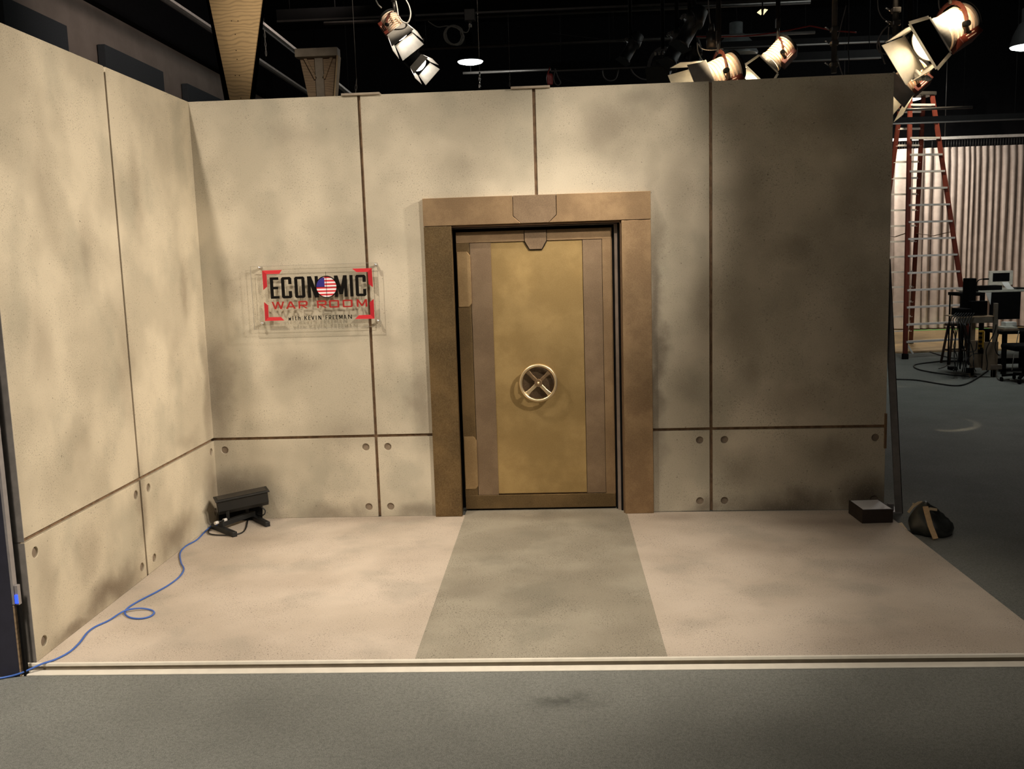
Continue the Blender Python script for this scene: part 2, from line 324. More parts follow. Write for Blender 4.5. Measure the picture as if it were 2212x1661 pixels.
# ------------------------------------------------------------------ mesh helpers
class MB:
    def __init__(s): s.bm = bmesh.new()
    def box(s, x0, x1, y0, y1, z0, z1, rot=None, piv=None):
        vs = [s.bm.verts.new((x, y, z)) for x in (x0, x1) for y in (y0, y1) for z in (z0, z1)]
        for f in ((0, 1, 3, 2), (4, 6, 7, 5), (0, 4, 5, 1), (2, 3, 7, 6), (0, 2, 6, 4), (1, 5, 7, 3)):
            s.bm.faces.new([vs[i] for i in f])
        if rot is not None:
            p = Vector(piv) if piv is not None else Vector(((x0+x1)/2, (y0+y1)/2, (z0+z1)/2))
            for v in vs: v.co = p + rot @ (v.co-p)
        return s
    def bar(s, a, b, wx, wy, upv=(0, 0, 1)):
        """box-section bar from a to b"""
        a, b = Vector(a), Vector(b); d = (b-a).normalized()
        x = d.cross(Vector(upv))
        if x.length < 1e-4: x = d.cross(Vector((1, 0, 0)))
        x.normalize(); y = x.cross(d)
        q = [x*wx/2*i + y*wy/2*j for i, j in ((-1, -1), (1, -1), (1, 1), (-1, 1))]
        A = [s.bm.verts.new(a+k) for k in q]; B = [s.bm.verts.new(b+k) for k in q]
        s.bm.faces.new(A[::-1]); s.bm.faces.new(B)
        for i in range(4): s.bm.faces.new((A[i], A[(i+1) % 4], B[(i+1) % 4], B[i]))
        return s
    def cyl(s, a, b, ra, rb=None, n=16, cap=True):
        rb = ra if rb is None else rb
        a, b = Vector(a), Vector(b); d = (b-a).normalized()
        x = d.cross(Vector((0, 0, 1)))
        if x.length < 1e-4: x = Vector((1, 0, 0))
        x.normalize(); y = d.cross(x)
        A = [s.bm.verts.new(a + (x*math.cos(2*PI*i/n)+y*math.sin(2*PI*i/n))*ra) for i in range(n)]
        B = [s.bm.verts.new(b + (x*math.cos(2*PI*i/n)+y*math.sin(2*PI*i/n))*rb) for i in range(n)]
        for i in range(n):
            f = s.bm.faces.new((A[i], A[(i+1) % n], B[(i+1) % n], B[i])); f.smooth = True
        if cap:
            s.bm.faces.new(A[::-1]); s.bm.faces.new(B)
        return s
    def lathe(s, prof, n=32, smooth=True, mat=None, close=False):
        """profile of (r, z) round local z"""
        rows = []
        for r, z in prof:
            rows.append([s.bm.verts.new((r*math.cos(2*PI*i/n), r*math.sin(2*PI*i/n), z)) for i in range(n)])
        pairs = list(zip(rows, rows[1:])) + ([(rows[-1], rows[0])] if close else [])
        for A, B in pairs:
            for i in range(n):
                f = s.bm.faces.new((A[i], A[(i+1) % n], B[(i+1) % n], B[i])); f.smooth = smooth
        if not close:
            if prof[0][0] > 1e-6: s.bm.faces.new(rows[0][::-1])
            if prof[-1][0] > 1e-6: s.bm.faces.new(rows[-1])
        if mat is not None:
            for row in rows:
                for v in row: v.co = mat @ v.co
        return s
    def tube(s, pts, r, n=8, smooth_steps=6):
        P = [Vector(p) for p in pts]
        if smooth_steps > 1 and len(P) > 2:
            Q = []
            for i in range(len(P)-1):
                p0 = P[max(i-1, 0)]; p1 = P[i]; p2 = P[i+1]; p3 = P[min(i+2, len(P)-1)]
                for k in range(smooth_steps):
                    t = k/smooth_steps
                    Q.append(.5*((2*p1) + (p2-p0)*t + (2*p0-5*p1+4*p2-p3)*t*t + (3*p1-p0-3*p2+p3)*t**3))
            Q.append(P[-1]); P = Q
        rings = []; prev = None
        for i, p in enumerate(P):
            d = (P[min(i+1, len(P)-1)] - P[max(i-1, 0)])
            if d.length < 1e-9: d = Vector((0, 0, 1))
            d.normalize()
            if prev is None:
                x = d.cross(Vector((0, 0, 1)))
                if x.length < 1e-3: x = Vector((1, 0, 0))
            else: x = prev - d*prev.dot(d)
            x.normalize(); prev = x; y = d.cross(x)
            rings.append([s.bm.verts.new(p + (x*math.cos(2*PI*k/n)+y*math.sin(2*PI*k/n))*r) for k in range(n)])
        for A, B in zip(rings, rings[1:]):
            for k in range(n):
                f = s.bm.faces.new((A[k], A[(k+1) % n], B[(k+1) % n], B[k])); f.smooth = True
        s.bm.faces.new(rings[0][::-1]); s.bm.faces.new(rings[-1])
        return s
    def prism(s, poly, y0, y1, plane='xz'):
        """polygon of (a, b) in xz (depth y) or xy (depth z) or yz (depth x)"""
        def V(a, b, d): return {'xz': (a, d, b), 'xy': (a, b, d), 'yz': (d, a, b)}[plane]
        A = [s.bm.verts.new(V(a, b, y0)) for a, b in poly]; B = [s.bm.verts.new(V(a, b, y1)) for a, b in poly]
        s.bm.faces.new(A); s.bm.faces.new(B[::-1]); n = len(poly)
        for i in range(n): s.bm.faces.new((A[i], B[i], B[(i+1) % n], A[(i+1) % n]))
        return s
    def sphere(s, c, r, seg=14, sq=(1, 1, 1)):
        res = bmesh.ops.create_uvsphere(s.bm, u_segments=seg, v_segments=seg//2+2, radius=r)
        for v in res['verts']: v.co = Vector(c) + Vector((v.co.x*sq[0], v.co.y*sq[1], v.co.z*sq[2]))
        for f in s.bm.faces:
            if f.verts[0] in res['verts']: f.smooth = True
        return s
    def build(s, name, m, parent=None, bevel=0, xf=None):
        if xf is not None: bmesh.ops.transform(s.bm, matrix=xf, verts=s.bm.verts)
        bmesh.ops.recalc_face_normals(s.bm, faces=s.bm.faces)
        me = bpy.data.meshes.new(name); s.bm.to_mesh(me); s.bm.free()
        me.materials.append(m)
        o = bpy.data.objects.new(name, me); COL.objects.link(o)
        if parent is not None: o.parent = parent
        if bevel:
            b = o.modifiers.new('bevel', 'BEVEL'); b.width = bevel; b.segments = 2; b.limit_method = 'ANGLE'; b.angle_limit = .6
        return o

def tag(o, label, cat, group=None, kind=None):
    if label: o['label'] = label
    if cat: o['category'] = cat
    if group: o['group'] = group
    if kind: o['kind'] = kind
    return o
def thing(name, label, cat, loc=(0, 0, 0), rot=(0, 0, 0), group=None):
    o = bpy.data.objects.new(name, None); COL.objects.link(o); o.location = loc; o.rotation_euler = rot
    o.empty_display_size = .1
    return tag(o, label, cat, group)
def one(name, mb, m, label, cat, group=None, kind=None, bevel=0):
    return tag(mb.build(name, m, bevel=bevel), label, cat, group, kind)
def struct(name, mb, m):
    o = mb.build(name, m); o['kind'] = 'structure'; return o
def recentre(o):
    """move a one-mesh object's origin to its base without moving its shape"""
    me = o.data; xs = [v.co for v in me.vertices]
    c = Vector((sum(v.x for v in xs)/len(xs), sum(v.y for v in xs)/len(xs), min(v.z for v in xs)))
    me.transform(Matrix.Translation(-c)); o.location = c
    return o

def plate(name, outline, holes, thick, m, parent, bev=.0, loc=(0, 0, 0)):
    """flat plate in the xz plane, front face at y = 0, with round holes (x, z, r)"""
    cu = bpy.data.curves.new(name, 'CURVE'); cu.dimensions = '2D'; cu.fill_mode = 'BOTH'; cu.extrude = thick/2-bev; cu.bevel_depth = bev; cu.bevel_resolution = 1
    def spl(pts):
        s = cu.splines.new('POLY'); s.points.add(len(pts)-1); s.use_cyclic_u = True
        for i, (x, z) in enumerate(pts): s.points[i].co = (x, z, 0, 1)
    spl(outline)
    for (hx, hz, r) in holes: spl([(hx+r*math.cos(2*PI*k/28), hz+r*math.sin(2*PI*k/28)) for k in range(28)])
    t = bpy.data.objects.new('tmp', cu); COL.objects.link(t)
    bpy.context.view_layer.update()
    me = bpy.data.meshes.new_from_object(t.evaluated_get(bpy.context.evaluated_depsgraph_get()))
    bpy.data.objects.remove(t); bpy.data.curves.remove(cu)
    me.name = name; me.transform(Matrix.Rotation(PI/2, 4, 'X')); me.transform(Matrix.Translation((0, thick/2, 0)))
    for v in me.vertices: v.co.y = v.co.y
    me.materials.clear(); me.materials.append(m)
    for p in me.polygons: p.use_smooth = False
    o = bpy.data.objects.new(name, me); COL.objects.link(o); o.parent = parent; o.location = loc
    return o

# ================================================================== the studio shell
H = 3.035
FZ = -0.034            # carpet level; the deck top is z = 0
struct('floor', MB().box(-6, 16, -12, 17, FZ-.1, FZ), M['carpet'])
struct('ceiling', MB().box(-6.2, 16.2, -12, 17, 7.6, 7.7), M['ceiling'])
struct('wall_back', MB().box(-6.2, 16.2, 17, 17.2, FZ, 7.6), M['wall_dark'])
struct('wall_right', MB().box(16, 16.2, -12, 17, FZ, 7.6), M['wall_dark'])
struct('wall_left', MB().box(-4.6, -4.5, -12, 17, FZ, 5.95), M['wall_grey'])
struct('wall_left_upper', MB().box(-4.75, -4.35, -12, 17, 5.95, 7.6), M['wall_dark'])

def acoustic(y0, y1, z0, z1, label):
    t = thing('acoustic_panel', label, 'acoustic panel', (-4.5, (y0+y1)/2, z0), group='dark acoustic panels on the studio wall')
    h = (y1-y0)/2
    MB().box(0.02, .14, -h, h, 0, z1-z0).build('fabric_panel', M['acoustic'], t, bevel=.006)
    MB().box(0, .02, -h+.05, h-.05, .05, z1-z0-.05).build('mounting_batten', M['black'], t)
z1 = at(205, 95, 'x', -4.36).z
acoustic(at(0, -60, 'x', -4.36).y, at(145, 60, 'x', -4.36).y, 4.2, at(145, 56, 'x', -4.36).z, 'dark acoustic panel on the grey studio wall, the one at the top left corner')
acoustic(at(226, 95, 'x', -4.36).y, at(353, 158, 'x', -4.36).y, 4.2, at(226, 95, 'x', -4.36).z, 'dark acoustic panel on the grey studio wall, middle of the three above the set')
acoustic(at(405, 180, 'x', -4.36).y, at(520, 232, 'x', -4.36).y, 4.2, at(405, 180, 'x', -4.36).z, 'dark acoustic panel on the grey studio wall, farthest and smallest, behind the set corner')

# rails along the left side
for (u0, v0, u1, v1, X, lab, wd) in (
        (365, 0, 463, 60, -3.0, 'pale double rail running back along the studio ceiling, left of the big plywood pylon', .07),
        (559, 45, 650, 104, -1.4, 'pale rail running back to the small plywood pylon cap', .05)):
    a = at(u0, v0, 'x', X)
    z = a.z
    t = thing('ceiling_rail', lab, 'rail', (X, 8, z), group='rails along the ceiling')
    MB().box(-wd/2, wd/2, -13, 8.9, -.02, .02).build('rail_channel', M['white_rail'], t)
    MB().box(-wd/2-.02, -wd/2+.0, -13, 8.9, -.05, .05).build('rail_flange', M['pipe'], t)
    for yy in (-8, -2, 4, 8):
        MB().cyl((0, yy, .02), (0, yy, 7.6-z), .008, n=6).build('hanger_rod', M['pipe_black'], t)

# ================================================================== scenery flats
GW = .013      # half groove width
ZG0, ZG1 = .596, .622
TH = .062
def flat(x0, x1, loc, rz, con, label, door=None, edge=None, holes=None):
    t = thing('scenery_flat', label, 'scenery wall', loc, (0, 0, rz), group='painted concrete scenery flats')
    a, b = x0 + (0 if edge == 'L' else GW), x1 - (0 if edge == 'R' else GW)
    full = lambda p, q, z0, z1: [(p, z0), (q, z0), (q, z1), (p, z1)]
    if door is None:
        up = full(a, b, ZG1, H); lo = full(a, b, .002, ZG0); bk = [full(x0-(TH if edge == 'L' and rz == 0 else 0), x1, .0, H-.003)]
    elif door == 'L':      # opening on the right hand side of this flat, from x = door_l
        D = 1.80
        up = [(a, ZG1), (D, ZG1), (D, 2.16), (b, 2.16), (b, H), (a, H)]
        lo = full(a, D, .002, ZG0)
        bk = [[(x0, 0), (D, 0), (D, 2.16), (x1, 2.16), (x1, H-.003), (x0, H-.003)]]
    else:
        D = 3.08
        up = [(a, 2.16), (D, 2.16), (D, ZG1), (b, ZG1), (b, H), (a, H)]
        lo = full(D, b, .002, ZG0)
        bk = [[(x0, 2.16), (D, 2.16), (D, 0), (x1, 0), (x1, H-.003), (x0, H-.003)]]
    plate('upper_panel', up, [], .02, con, t, .0022)
    hs = [(x, z, .0175*1.42/1.42) for x, z in holes]
    hs = [(x, z, .0290) for x, z in holes]
    plate('lower_panel', lo, hs, .02, con, t, .0022)
    mb = MB()
    for q in bk: mb.prism(q, .0205, .03)
    mb.build('backing_board', M['groove'], t)
    mb = MB()
    for q in bk: mb.prism(q, .03, TH)
    mb.build('timber_frame', M['wallback'], t)
    for x, z in holes:
        MB().cyl((x, .0115, z), (x, .0203, z), .0285, n=28).build('round_recess_plug', M['plug'], t)
    return t
HZ = (.527, .075)
hl = lambda *xs: [(x, z) for x in xs for z in HZ]
flat(0.0, 1.2138, (0, 0, 0), 0, M['con_back'], 'beige painted-concrete wall flat in the corner, behind the acrylic sign and floor light', edge='L', holes=hl(.078, 1.135))
flat(1.2138, 2.4408, (0, 0, 0), 0, M['con_back'], 'beige painted-concrete wall flat left of the vault door, right of the sign', door='L', holes=hl(1.298))
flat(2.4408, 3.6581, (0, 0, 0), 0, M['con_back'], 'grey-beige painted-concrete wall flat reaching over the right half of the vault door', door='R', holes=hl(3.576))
t4 = flat(0.0, 1.2225, (3.6581, 0, 0), -.035, M['con_back'], 'dark shaded painted-concrete wall flat at the right end, behind the white-topped box', edge='R', holes=hl(.095, 1.155))
tl1 = flat(0.0, 1.2417, (0, 0, 0), PI/2, M['con_left'], 'side wall flat of painted concrete next to the corner, crossed by the blue cable', edge='R', holes=hl(.11, 1.18))
# the side wall runs toward the camera: local x = 0 is the front edge of each flat
tl1.location = (0, -1.2417, 0)
tl2 = flat(0.0, 1.2483, (0, -2.49, 0), PI/2, M['con_left'], 'bright side wall flat of painted concrete at the front left, nearest the camera', edge='L', holes=hl(.08, 1.182))
# rotate so that the painted faces look to +x
for t in (tl1, tl2):
    t.rotation_euler = (0, 0, PI/2)
# slim grey end strip on the front edge of the side wall
MB().box(-.004, 0, .0, TH, 0, ZG0).build('end_strip', M['wallback'], tl2)
MB().box(-.004, 0, .0, TH, ZG1-.02, H).build('end_strip', M['wallback'], tl2)

# joining plates on top of the wall
def cleat(u0, u1, v, lab, m, yy=0.03, h=.016):
    a, b = at(u0, v, 'y', -.01), at(u1, v, 'y', -.01)
    o = one('joining_plate', MB().box(a.x, b.x, -.015, TH+.01, H, H+h), m, lab, 'joining plate', 'joining plates on top of the set wall', bevel=.002)
    recentre(o)
cleat(737, 820, 207, 'flat grey-brown joining plate on the wall top above the sign', M['lumber_grey'])
cleat(1103, 1188, 190, 'flat grey-brown joining plate on the wall top above the vault door', M['lumber_grey'])
a, b = at(1030, 192, 'y', .10), at(1100, 190, 'y', .10)
recentre(one('ledge_board', MB().box(a.x, b.x, .077, .40, H-.025, H+.005), M['white_rail'], 'thin white board behind the wall top, left of the plate over the door', 'board'))

# ================================================================== stage deck
dk = thing('stage_deck', 'low tan painted stage floor with a grey walkway leading to the vault door', 'stage floor', (0, 0, 0))
DY = -2.50
SL, SR, SE = 1.850, 3.043, 4.86
MB().box(0, SL, DY, .0, -.034, 0).build('tan_floor_board', M['deck'], dk)
MB().prism([(SR, DY), (SE, DY), (SE, -.05), (SR, -.0)], -.034, 0, 'xy').build('tan_floor_board', M['deck'], dk)
MB().box(SL, SR, DY, .30, -.034, .0005).build('walkway', M['walk'], dk)
MB().box(-.08, SE+.02, DY-.016, DY, -.011, .0035).build('front_lip', M['white_trim'], dk, bevel=.002)
MB().box(-.08, SE, DY-.006, DY, -.034, -.011).build('front_channel', M['trim_gap'], dk)
recentre(one('floor_edge_strip', MB().box(-.10, SE+.3, DY-.070, DY-.016, FZ, FZ+.006), M['white_trim'], 'long white strip lying on the carpet along the front of the stage floor', 'edge strip', bevel=.002))

# ================================================================== vault door frame
FY = -.04
fr = thing('vault_door_frame', 'wide bronze-painted casing around the vault door', 'door frame', (2.437, 0, 0))
ox = 2.437
L0, L1, R0, R1 = 1.638-ox, 1.834-ox, 3.030-ox, 3.236-ox
ZT, ZL = 2.308, 2.115
MB().box(L0, L1, FY, .019, .001, ZL-.004).build('side_casing', M['brass_shaded'], fr, bevel=.002)
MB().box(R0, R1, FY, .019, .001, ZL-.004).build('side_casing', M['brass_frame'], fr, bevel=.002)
k0, k1 = 2.272-ox, 2.580-ox
MB().prism([(L0, ZL), (k0+.055, ZL), (k0, ZL+.05), (k0, ZT), (L0, ZT)], FY-.004, .019).build('lintel', M['brass_frame'], fr, bevel=.002)
MB().prism([(R1, ZL), (k1-.055, ZL), (k1, ZL+.05), (k1, ZT), (R1, ZT)], FY-.004, .019).build('lintel', M['brass_frame'], fr, bevel=.002)
g = .003
MB().prism([(k0+g, ZT), (k0+g, ZL+.052), (k0+.057, ZL), (k1-.057, ZL), (k1-g, ZL+.052), (k1-g, ZT)], FY-.002, .019).build('keystone', M['brass_key'], fr, bevel=.002)
MB().box(k0-.06, k1+.06, -.02, .0, ZL+.01, ZT-.01).build('keystone_backing', M['black'], fr)
# stepped reveal: nested rebates
def rebate(xl, xr, zt, wl, wr, wt, y0, y1, m, nm='rebate_step'):
    mb = MB(); mb.box(xl-ox, xl-ox+wl, y0, y1, .001, zt); mb.box(xr-wr-ox, xr-ox, y0, y1, .001, zt); mb.box(xl-ox, xr-ox, y0, y1, zt-wt, zt)
    mb.build(nm, m, fr)
rebate(1.800, 3.050, 2.130, .028, .028, .028, -.018, .075, M['rev_brown'])
rebate(1.790, 3.030, 2.118, .030, .022, .020, .050, .095, M['black'])
rebate(1.780, 3.012, 2.105, .040, .026, .012, .070, .120, M['rev_grey'])
rebate(1.775, 2.995, 2.100, .045, .020, .014, .100, .200, M['black'])
MB().box(1.70-ox, 3.15-ox, .200, .215, .001, 2.2).build('rear_stop', M['black'], fr)
MB().box(1.79-ox, 1.80-ox, .03, .2, .001, 2.16).build('side_liner', M['black'], fr)
MB().box(3.05-ox, 3.08-ox, .02, .2, .001, 2.16).build('side_liner', M['black'], fr)
MB().box(1.79-ox, 3.08-ox, .02, .2, 2.13, 2.16).build('head_liner', M['black'], fr)

# ------------------------------------------------------------------ the vault door
DYF = .10
dr = thing('vault_door', 'gold and bronze vault door with a round spoked handwheel', 'vault door', (1.86, DYF, 0))
def D(x): return x-1.86
dl, drr, db, dt = 1.849, 2.970, .018, 2.070
il, ir, ib, it = 1.944, 2.900, .120, 1.992
s0, s1 = 2.099, 2.757
MB().box(D(dl)+.01, D(drr)-.01, .030, .085, db+.005, dt-.005).build('door_slab', M['brass_key'], dr)
# raised border, built as four mitred-looking boards in one frame
MB().prism([(D(dl), db), (D(drr), db), (D(drr), ib), (D(dl), ib)], 0, .03).build('bottom_rail', M['brass_shaded'], dr, bevel=.0015)
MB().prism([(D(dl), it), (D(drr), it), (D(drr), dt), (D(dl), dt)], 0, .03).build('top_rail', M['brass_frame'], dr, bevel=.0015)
MB().prism([(D(dl), ib), (D(il), ib), (D(il), it), (D(dl), it)], 0, .03).build('hinge_stile', M['brass_shaded'], dr)
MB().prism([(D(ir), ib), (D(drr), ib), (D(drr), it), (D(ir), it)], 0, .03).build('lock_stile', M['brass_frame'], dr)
MB().box(D(il)+.003, D(s0), .006, .03, ib+.002, it-.003).build('flat_strip', M['brass_key'], dr)
MB().box(D(s1)+.004, D(ir)-.003, .006, .03, ib+.004, it-.003).build('flat_strip', M['brass_key'], dr)
MB().box(D(s0), D(s1), .012, .03, ib+.010, it-.002).build('centre_panel', M['brass_gold'], dr)
q = [(2.346, dt-.001), (2.346, 1.992), (2.380, 1.933), (2.468, 1.933), (2.502, 1.992), (2.502, dt-.001)]
MB().prism([(D(a), b) for a, b in q], -.008, .004).build('keystone_plate', M['brass_key'], dr, bevel=.0015)
MB().prism([(D(a)+(.004 if i > 2 else -.004), b-(.004 if 0 < i < 5 else 0)) for i, (a, b) in enumerate(q)], -.003, .004).build('keystone_shadow_gap', M['black'], dr)
for (z0, z1, nm) in ((1.533, 1.931, 0), (.173, .571, 1)):
    poly = [(D(1.853), z0), (D(1.928), z0), (D(1.948), z0+.022), (D(1.948), z1-.030), (D(1.925), z1), (D(1.853), z1)]
    MB().prism(poly, -.009, .004).build('hinge_plate', M['brass_hinge'], dr, bevel=.0015)
# handwheel with octagonal boss
hw = at(1163, 827, 'y', .0); cx_, cz_ = D(hw.x), hw.z
oct_ = [(cx_+.128*math.cos(PI/8+k*PI/4), cz_-.002+.128*math.sin(PI/8+k*PI/4)) for k in range(8)]
MB().prism(oct_, -.045, .014).build('octagonal_boss', M['boss'], dr, bevel=.002)
R = .140
wheel = MB()
ty = -.10
seg = []
A, Bn = 64, 14
rows = []
for i in range(A):
    a = 2*PI*i/A; row = []
    for j in range(Bn):
        b = 2*PI*j/Bn; rr = R-.012 + .0125*math.cos(b)
        row.append(wheel.bm.verts.new((cx_+rr*math.cos(a), ty+.0125*math.sin(b), cz_+rr*math.sin(a))))
    rows.append(row)
for i in range(A):
    for j in range(Bn):
        f = wheel.bm.faces.new((rows[i][j], rows[(i+1) % A][j], rows[(i+1) % A][(j+1) % Bn], rows[i][(j+1) % Bn])); f.smooth = True
rim = wheel.build('handwheel_rim', M['brass_bright'], dr)
for k in range(4):
    a = PI/4 + k*PI/2 - .04
    c, s = math.cos(a), math.sin(a)
    mb = MB()
    h = .014
    pts = [(.020, .013), (.075, .012), (.105, .015), (.128, .024)]
    poly = [(r_*c-w_*s, r_*s+w_*c) for r_, w_ in pts] + [(r_*c+w_*s, r_*s-w_*c) for r_, w_ in reversed(pts)]
    mb.prism([(cx_+p, cz_+q_) for p, q_ in poly], ty-.004+.006, ty+.018)
    mb.build('wheel_spoke', M['brass_bright'] if k in (2, 3) else M['hubdark'], dr, bevel=.004)  # upper spokes get a darker copy, shade put into the colour
MB().cyl((cx_, ty+.024, cz_), (cx_, ty-.010, cz_), .030, .028, n=28).build('wheel_hub', M['hubdark'], dr, bevel=.002)
MB().sphere((cx_, ty-.012, cz_), .011).build('hub_cap_nut', M['brass_bright'], dr)
MB().cyl((cx_, .0, cz_), (cx_, ty+.02, cz_), .016, n=20).build('wheel_spindle', M['brass_key'], dr)

# ================================================================== acrylic sign
SY = -.048
sg = thing('acrylic_sign', 'clear acrylic sign with black and red lettering, flag disc and red corner brackets', 'sign', (.84, 0, 1.41))
sx, sz = .84, 1.41
def SP(u, v):
    p = at(u, v, 'y', SY-.008); return p.x-sx, p.z-sz
MB().box(.380-sx, 1.300-sx, SY-.005, SY, 1.417-sz, 1.872-sz).build('acrylic_panel', M['acrylic'], sg, bevel=.001)
mbe = MB()
for (x0, x1, z0, z1) in ((.380, 1.300, 1.417, 1.419), (.380, 1.300, 1.870, 1.872), (.380, .382, 1.417, 1.872), (1.298, 1.300, 1.417, 1.872)):
    mbe.box(x0-sx, x1-sx, SY-.0055, SY+.0002, z0-sz, z1-sz)
mbe.build('polished_edge', simple('acrylic_edge', (.28, .26, .22), .3), sg)
for (x, z) in ((.444, 1.861), (1.284, 1.857), (1.283, 1.458), (.437, 1.463)):
    m_ = Matrix.Translation((x-sx, 0, z-sz)) @ Matrix.Rotation(PI/2, 4, 'X')
    MB().lathe([(.0, .0), (.009, .0), (.009, -SY-.001), (.0, -SY-.001)], 20, mat=m_).build('standoff_barrel', M['chrome'], sg)
    MB().lathe([(.0115, -SY+.005), (.0115, -SY+.010), (.009, -SY+.015), (.004, -SY+.017)], 20, mat=m_).build('standoff_cap', M['chrome'], sg)
YA, YB = SY-.0085, SY-.0052
def CR(x, y): return (520+x/6.506, 540+y/6.506)     # pixel of the 6.5x enlarged crop
def poly_px(pts): return [SP(*CR(x, y)) for x, y in pts]
def sheet(nm, polys, m, ya=YA, yb=YB):
    mb = MB()
    for i, p in enumerate(polys): mb.prism(p, ya-i*.00012, yb)
    return mb.build(nm, m, sg)
# red corner brackets, two mitred halves each
for (h, v) in (
    (([(300, 290), (578, 280), (540, 335), (362, 338)]), ([(300, 290), (362, 338), (371, 515), (318, 562)])),
    (([(1565, 262), (1840, 254), (1783, 308), (1628, 311)]), ([(1840, 254), (1858, 525), (1797, 478), (1783, 308)])),
    (([(343, 998), (612, 990), (565, 942), (392, 945)]), ([(343, 998), (328, 733), (385, 778), (392, 945)])),
    (([(1880, 965), (1606, 970), (1660, 917), (1822, 909)]), ([(1880, 965), (1868, 688), (1813, 732), (1822, 909)]))):
    b = sheet('corner_bracket', [poly_px(h)], M['red_lt'])
    sheet('bracket_arm', [poly_px(v)], M['red']).parent = b
# lettering -----------------------------------------------------------
def glyph(ch, x, w, z0, z1, t):
    """polygons (x, z) of a squared letter in the box x..x+w, z0..z1, stroke t"""
    h = z1-z0; P = []; c = min(t*.45, w*.2)
    def r(a, b, c_, d): P.append([(x+a, z0+b), (x+c_, z0+b), (x+c_, z0+d), (x+a, z0+d)])
    def dg(xa, za, xb, zb, tt): P.append([(x+xa-tt/2, z0+za), (x+xa+tt/2, z0+za), (x+xb+tt/2, z0+zb), (x+xb-tt/2, z0+zb)])
    ty_ = t*.82
    if ch == 'E': r(0, 0, t, h); r(t, 0, w, ty_); r(t, h-ty_, w, h); r(t, h/2-ty_/2, w*.9, h/2+ty_/2)
    elif ch == 'F': r(0, 0, t, h); r(t, h-ty_, w, h); r(t, h/2-ty_/2, w*.88, h/2+ty_/2)
    elif ch == 'I': r(0, 0, t, h)
    elif ch == 'C':
        P.append([(x+c, z0), (x+w-c, z0), (x+w, z0+c), (x+w, z0+ty_), (x, z0+ty_), (x, z0+c)])
        P.append([(x+c, z1), (x+w-c, z1), (x+w, z1-c), (x+w, z1-ty_), (x, z1-ty_), (x, z1-c)])
        r(0, ty_, t, h-ty_); r(w-t, ty_, w, h*.34); r(w-t, h*.66, w, h-ty_)
    elif ch == 'O':
        P.append([(x+c, z0), (x+w-c, z0), (x+w, z0+c), (x+w, z0+ty_), (x, z0+ty_), (x, z0+c)])
        P.append([(x+c, z1), (x+w-c, z1), (x+w, z1-c), (x+w, z1-ty_), (x, z1-ty_), (x, z1-c)])
        r(0, ty_, t, h-ty_); r(w-t, ty_, w, h-ty_)
    elif ch == 'N': r(0, 0, t, h); r(w-t, 0, w, h); dg(w-t*.62, 0, t*.62, h, t*1.24)
    elif ch == 'M':
        r(0, 0, t, h); r(w-t, 0, w, h); dg(w/2, h*.12, t*.6, h, t*1.1); dg(w/2, h*.12, w-t*.6, h, t*1.1)
    elif ch == 'W':
        dg(w*.27, 0, t*.5, h, t); dg(w*.27, 0, w*.5, h, t); dg(w*.73, 0, w*.5, h, t); dg(w*.73, 0, w-t*.5, h, t)
    elif ch == 'w':
        dg(w*.27, 0, t*.5, h, t); dg(w*.27, 0, w*.5, h*.9, t); dg(w*.73, 0, w*.5, h*.9, t); dg(w*.73, 0, w-t*.5, h, t)
    elif ch == 'A':
        dg(t*.6, 0, w*.5, h, t*1.1); dg(w-t*.6, 0, w*.5, h, t*1.1); r(w*.22, h*.2, w*.78, h*.2+ty_*.8)
    elif ch == 'V': dg(w*.5, 0, t*.5, h, t); dg(w*.5, 0, w-t*.5, h, t)
    elif ch == 'R':
        r(0, 0, t, h); r(t, h-ty_, w-c, h); r(w-t, h*.48, w, h-c*.9); r(t, h*.34, w-t*.4, h*.34+ty_); dg(w-t*.5, 0, w*.45, h*.36, t*1.15)
    elif ch == 'K': r(0, 0, t, h); dg(t*.9, h*.42, w-t*.5, h, t*1.1); dg(w-t*.5, 0, t*1.2, h*.6, t*1.1)
    elif ch == 'i': r(0, 0, t, h*.70); r(0, h*.84, t, h)
    elif ch == 't': r(t*.6, 0, t*1.6, h); r(0, h*.58, w, h*.58+ty_); r(t*1.6, 0, w, ty_)
    elif ch == 'h': r(0, 0, t, h); r(w-t, 0, w, h*.62); r(t, h*.62-ty_, w-t*.2, h*.66)
    return P
def xw(px, py=620): return SP(*CR(px, py))[0]
zt_, zb_ = SP(*CR(480, 384))[1], SP(*CR(480, 685))[1]
def word(nm, letters, z0, z1, t, m):
    for ch, xa, xb in letters:
        a_, b_ = xa, xb
        sheet('letter', glyph(ch, a_, b_-a_, z0, z1, t), m)
ul = lambda px, row=530: SP(*CR(px, row))[0]
word('e', [('E', ul(415), ul(535)), ('C', ul(572), ul(716)), ('O', ul(757), ul(902)), ('N', ul(940), ul(1090)),
           ('M', ul(1318), ul(1497)), ('I', ul(1535), ul(1583)), ('C', ul(1615), ul(1762))], zb_, zt_, .0225, M['ink'])
zr1, zr0 = SP(*CR(500, 727))[1], SP(*CR(500, 832))[1]
ur = lambda px: SP(*CR(px, 775))[0]
word('r', [('W', ur(437), ur(612)), ('A', ur(632), ur(772)), ('R', ur(812), ur(940)), ('R', ur(1073), ur(1208)),
           ('O', ur(1243), ur(1385)), ('O', ur(1434), ur(1573)), ('M', ur(1632), ur(1778))], zr0, zr1, .0120, M['redtext'])
zk1, zk0 = SP(*CR(900, 926))[1], SP(*CR(900, 984))[1]
uk = lambda px: SP(*CR(px, 955))[0]
zw0 = SP(*CR(700, 991))[1]; hw_ = zk1-zk0
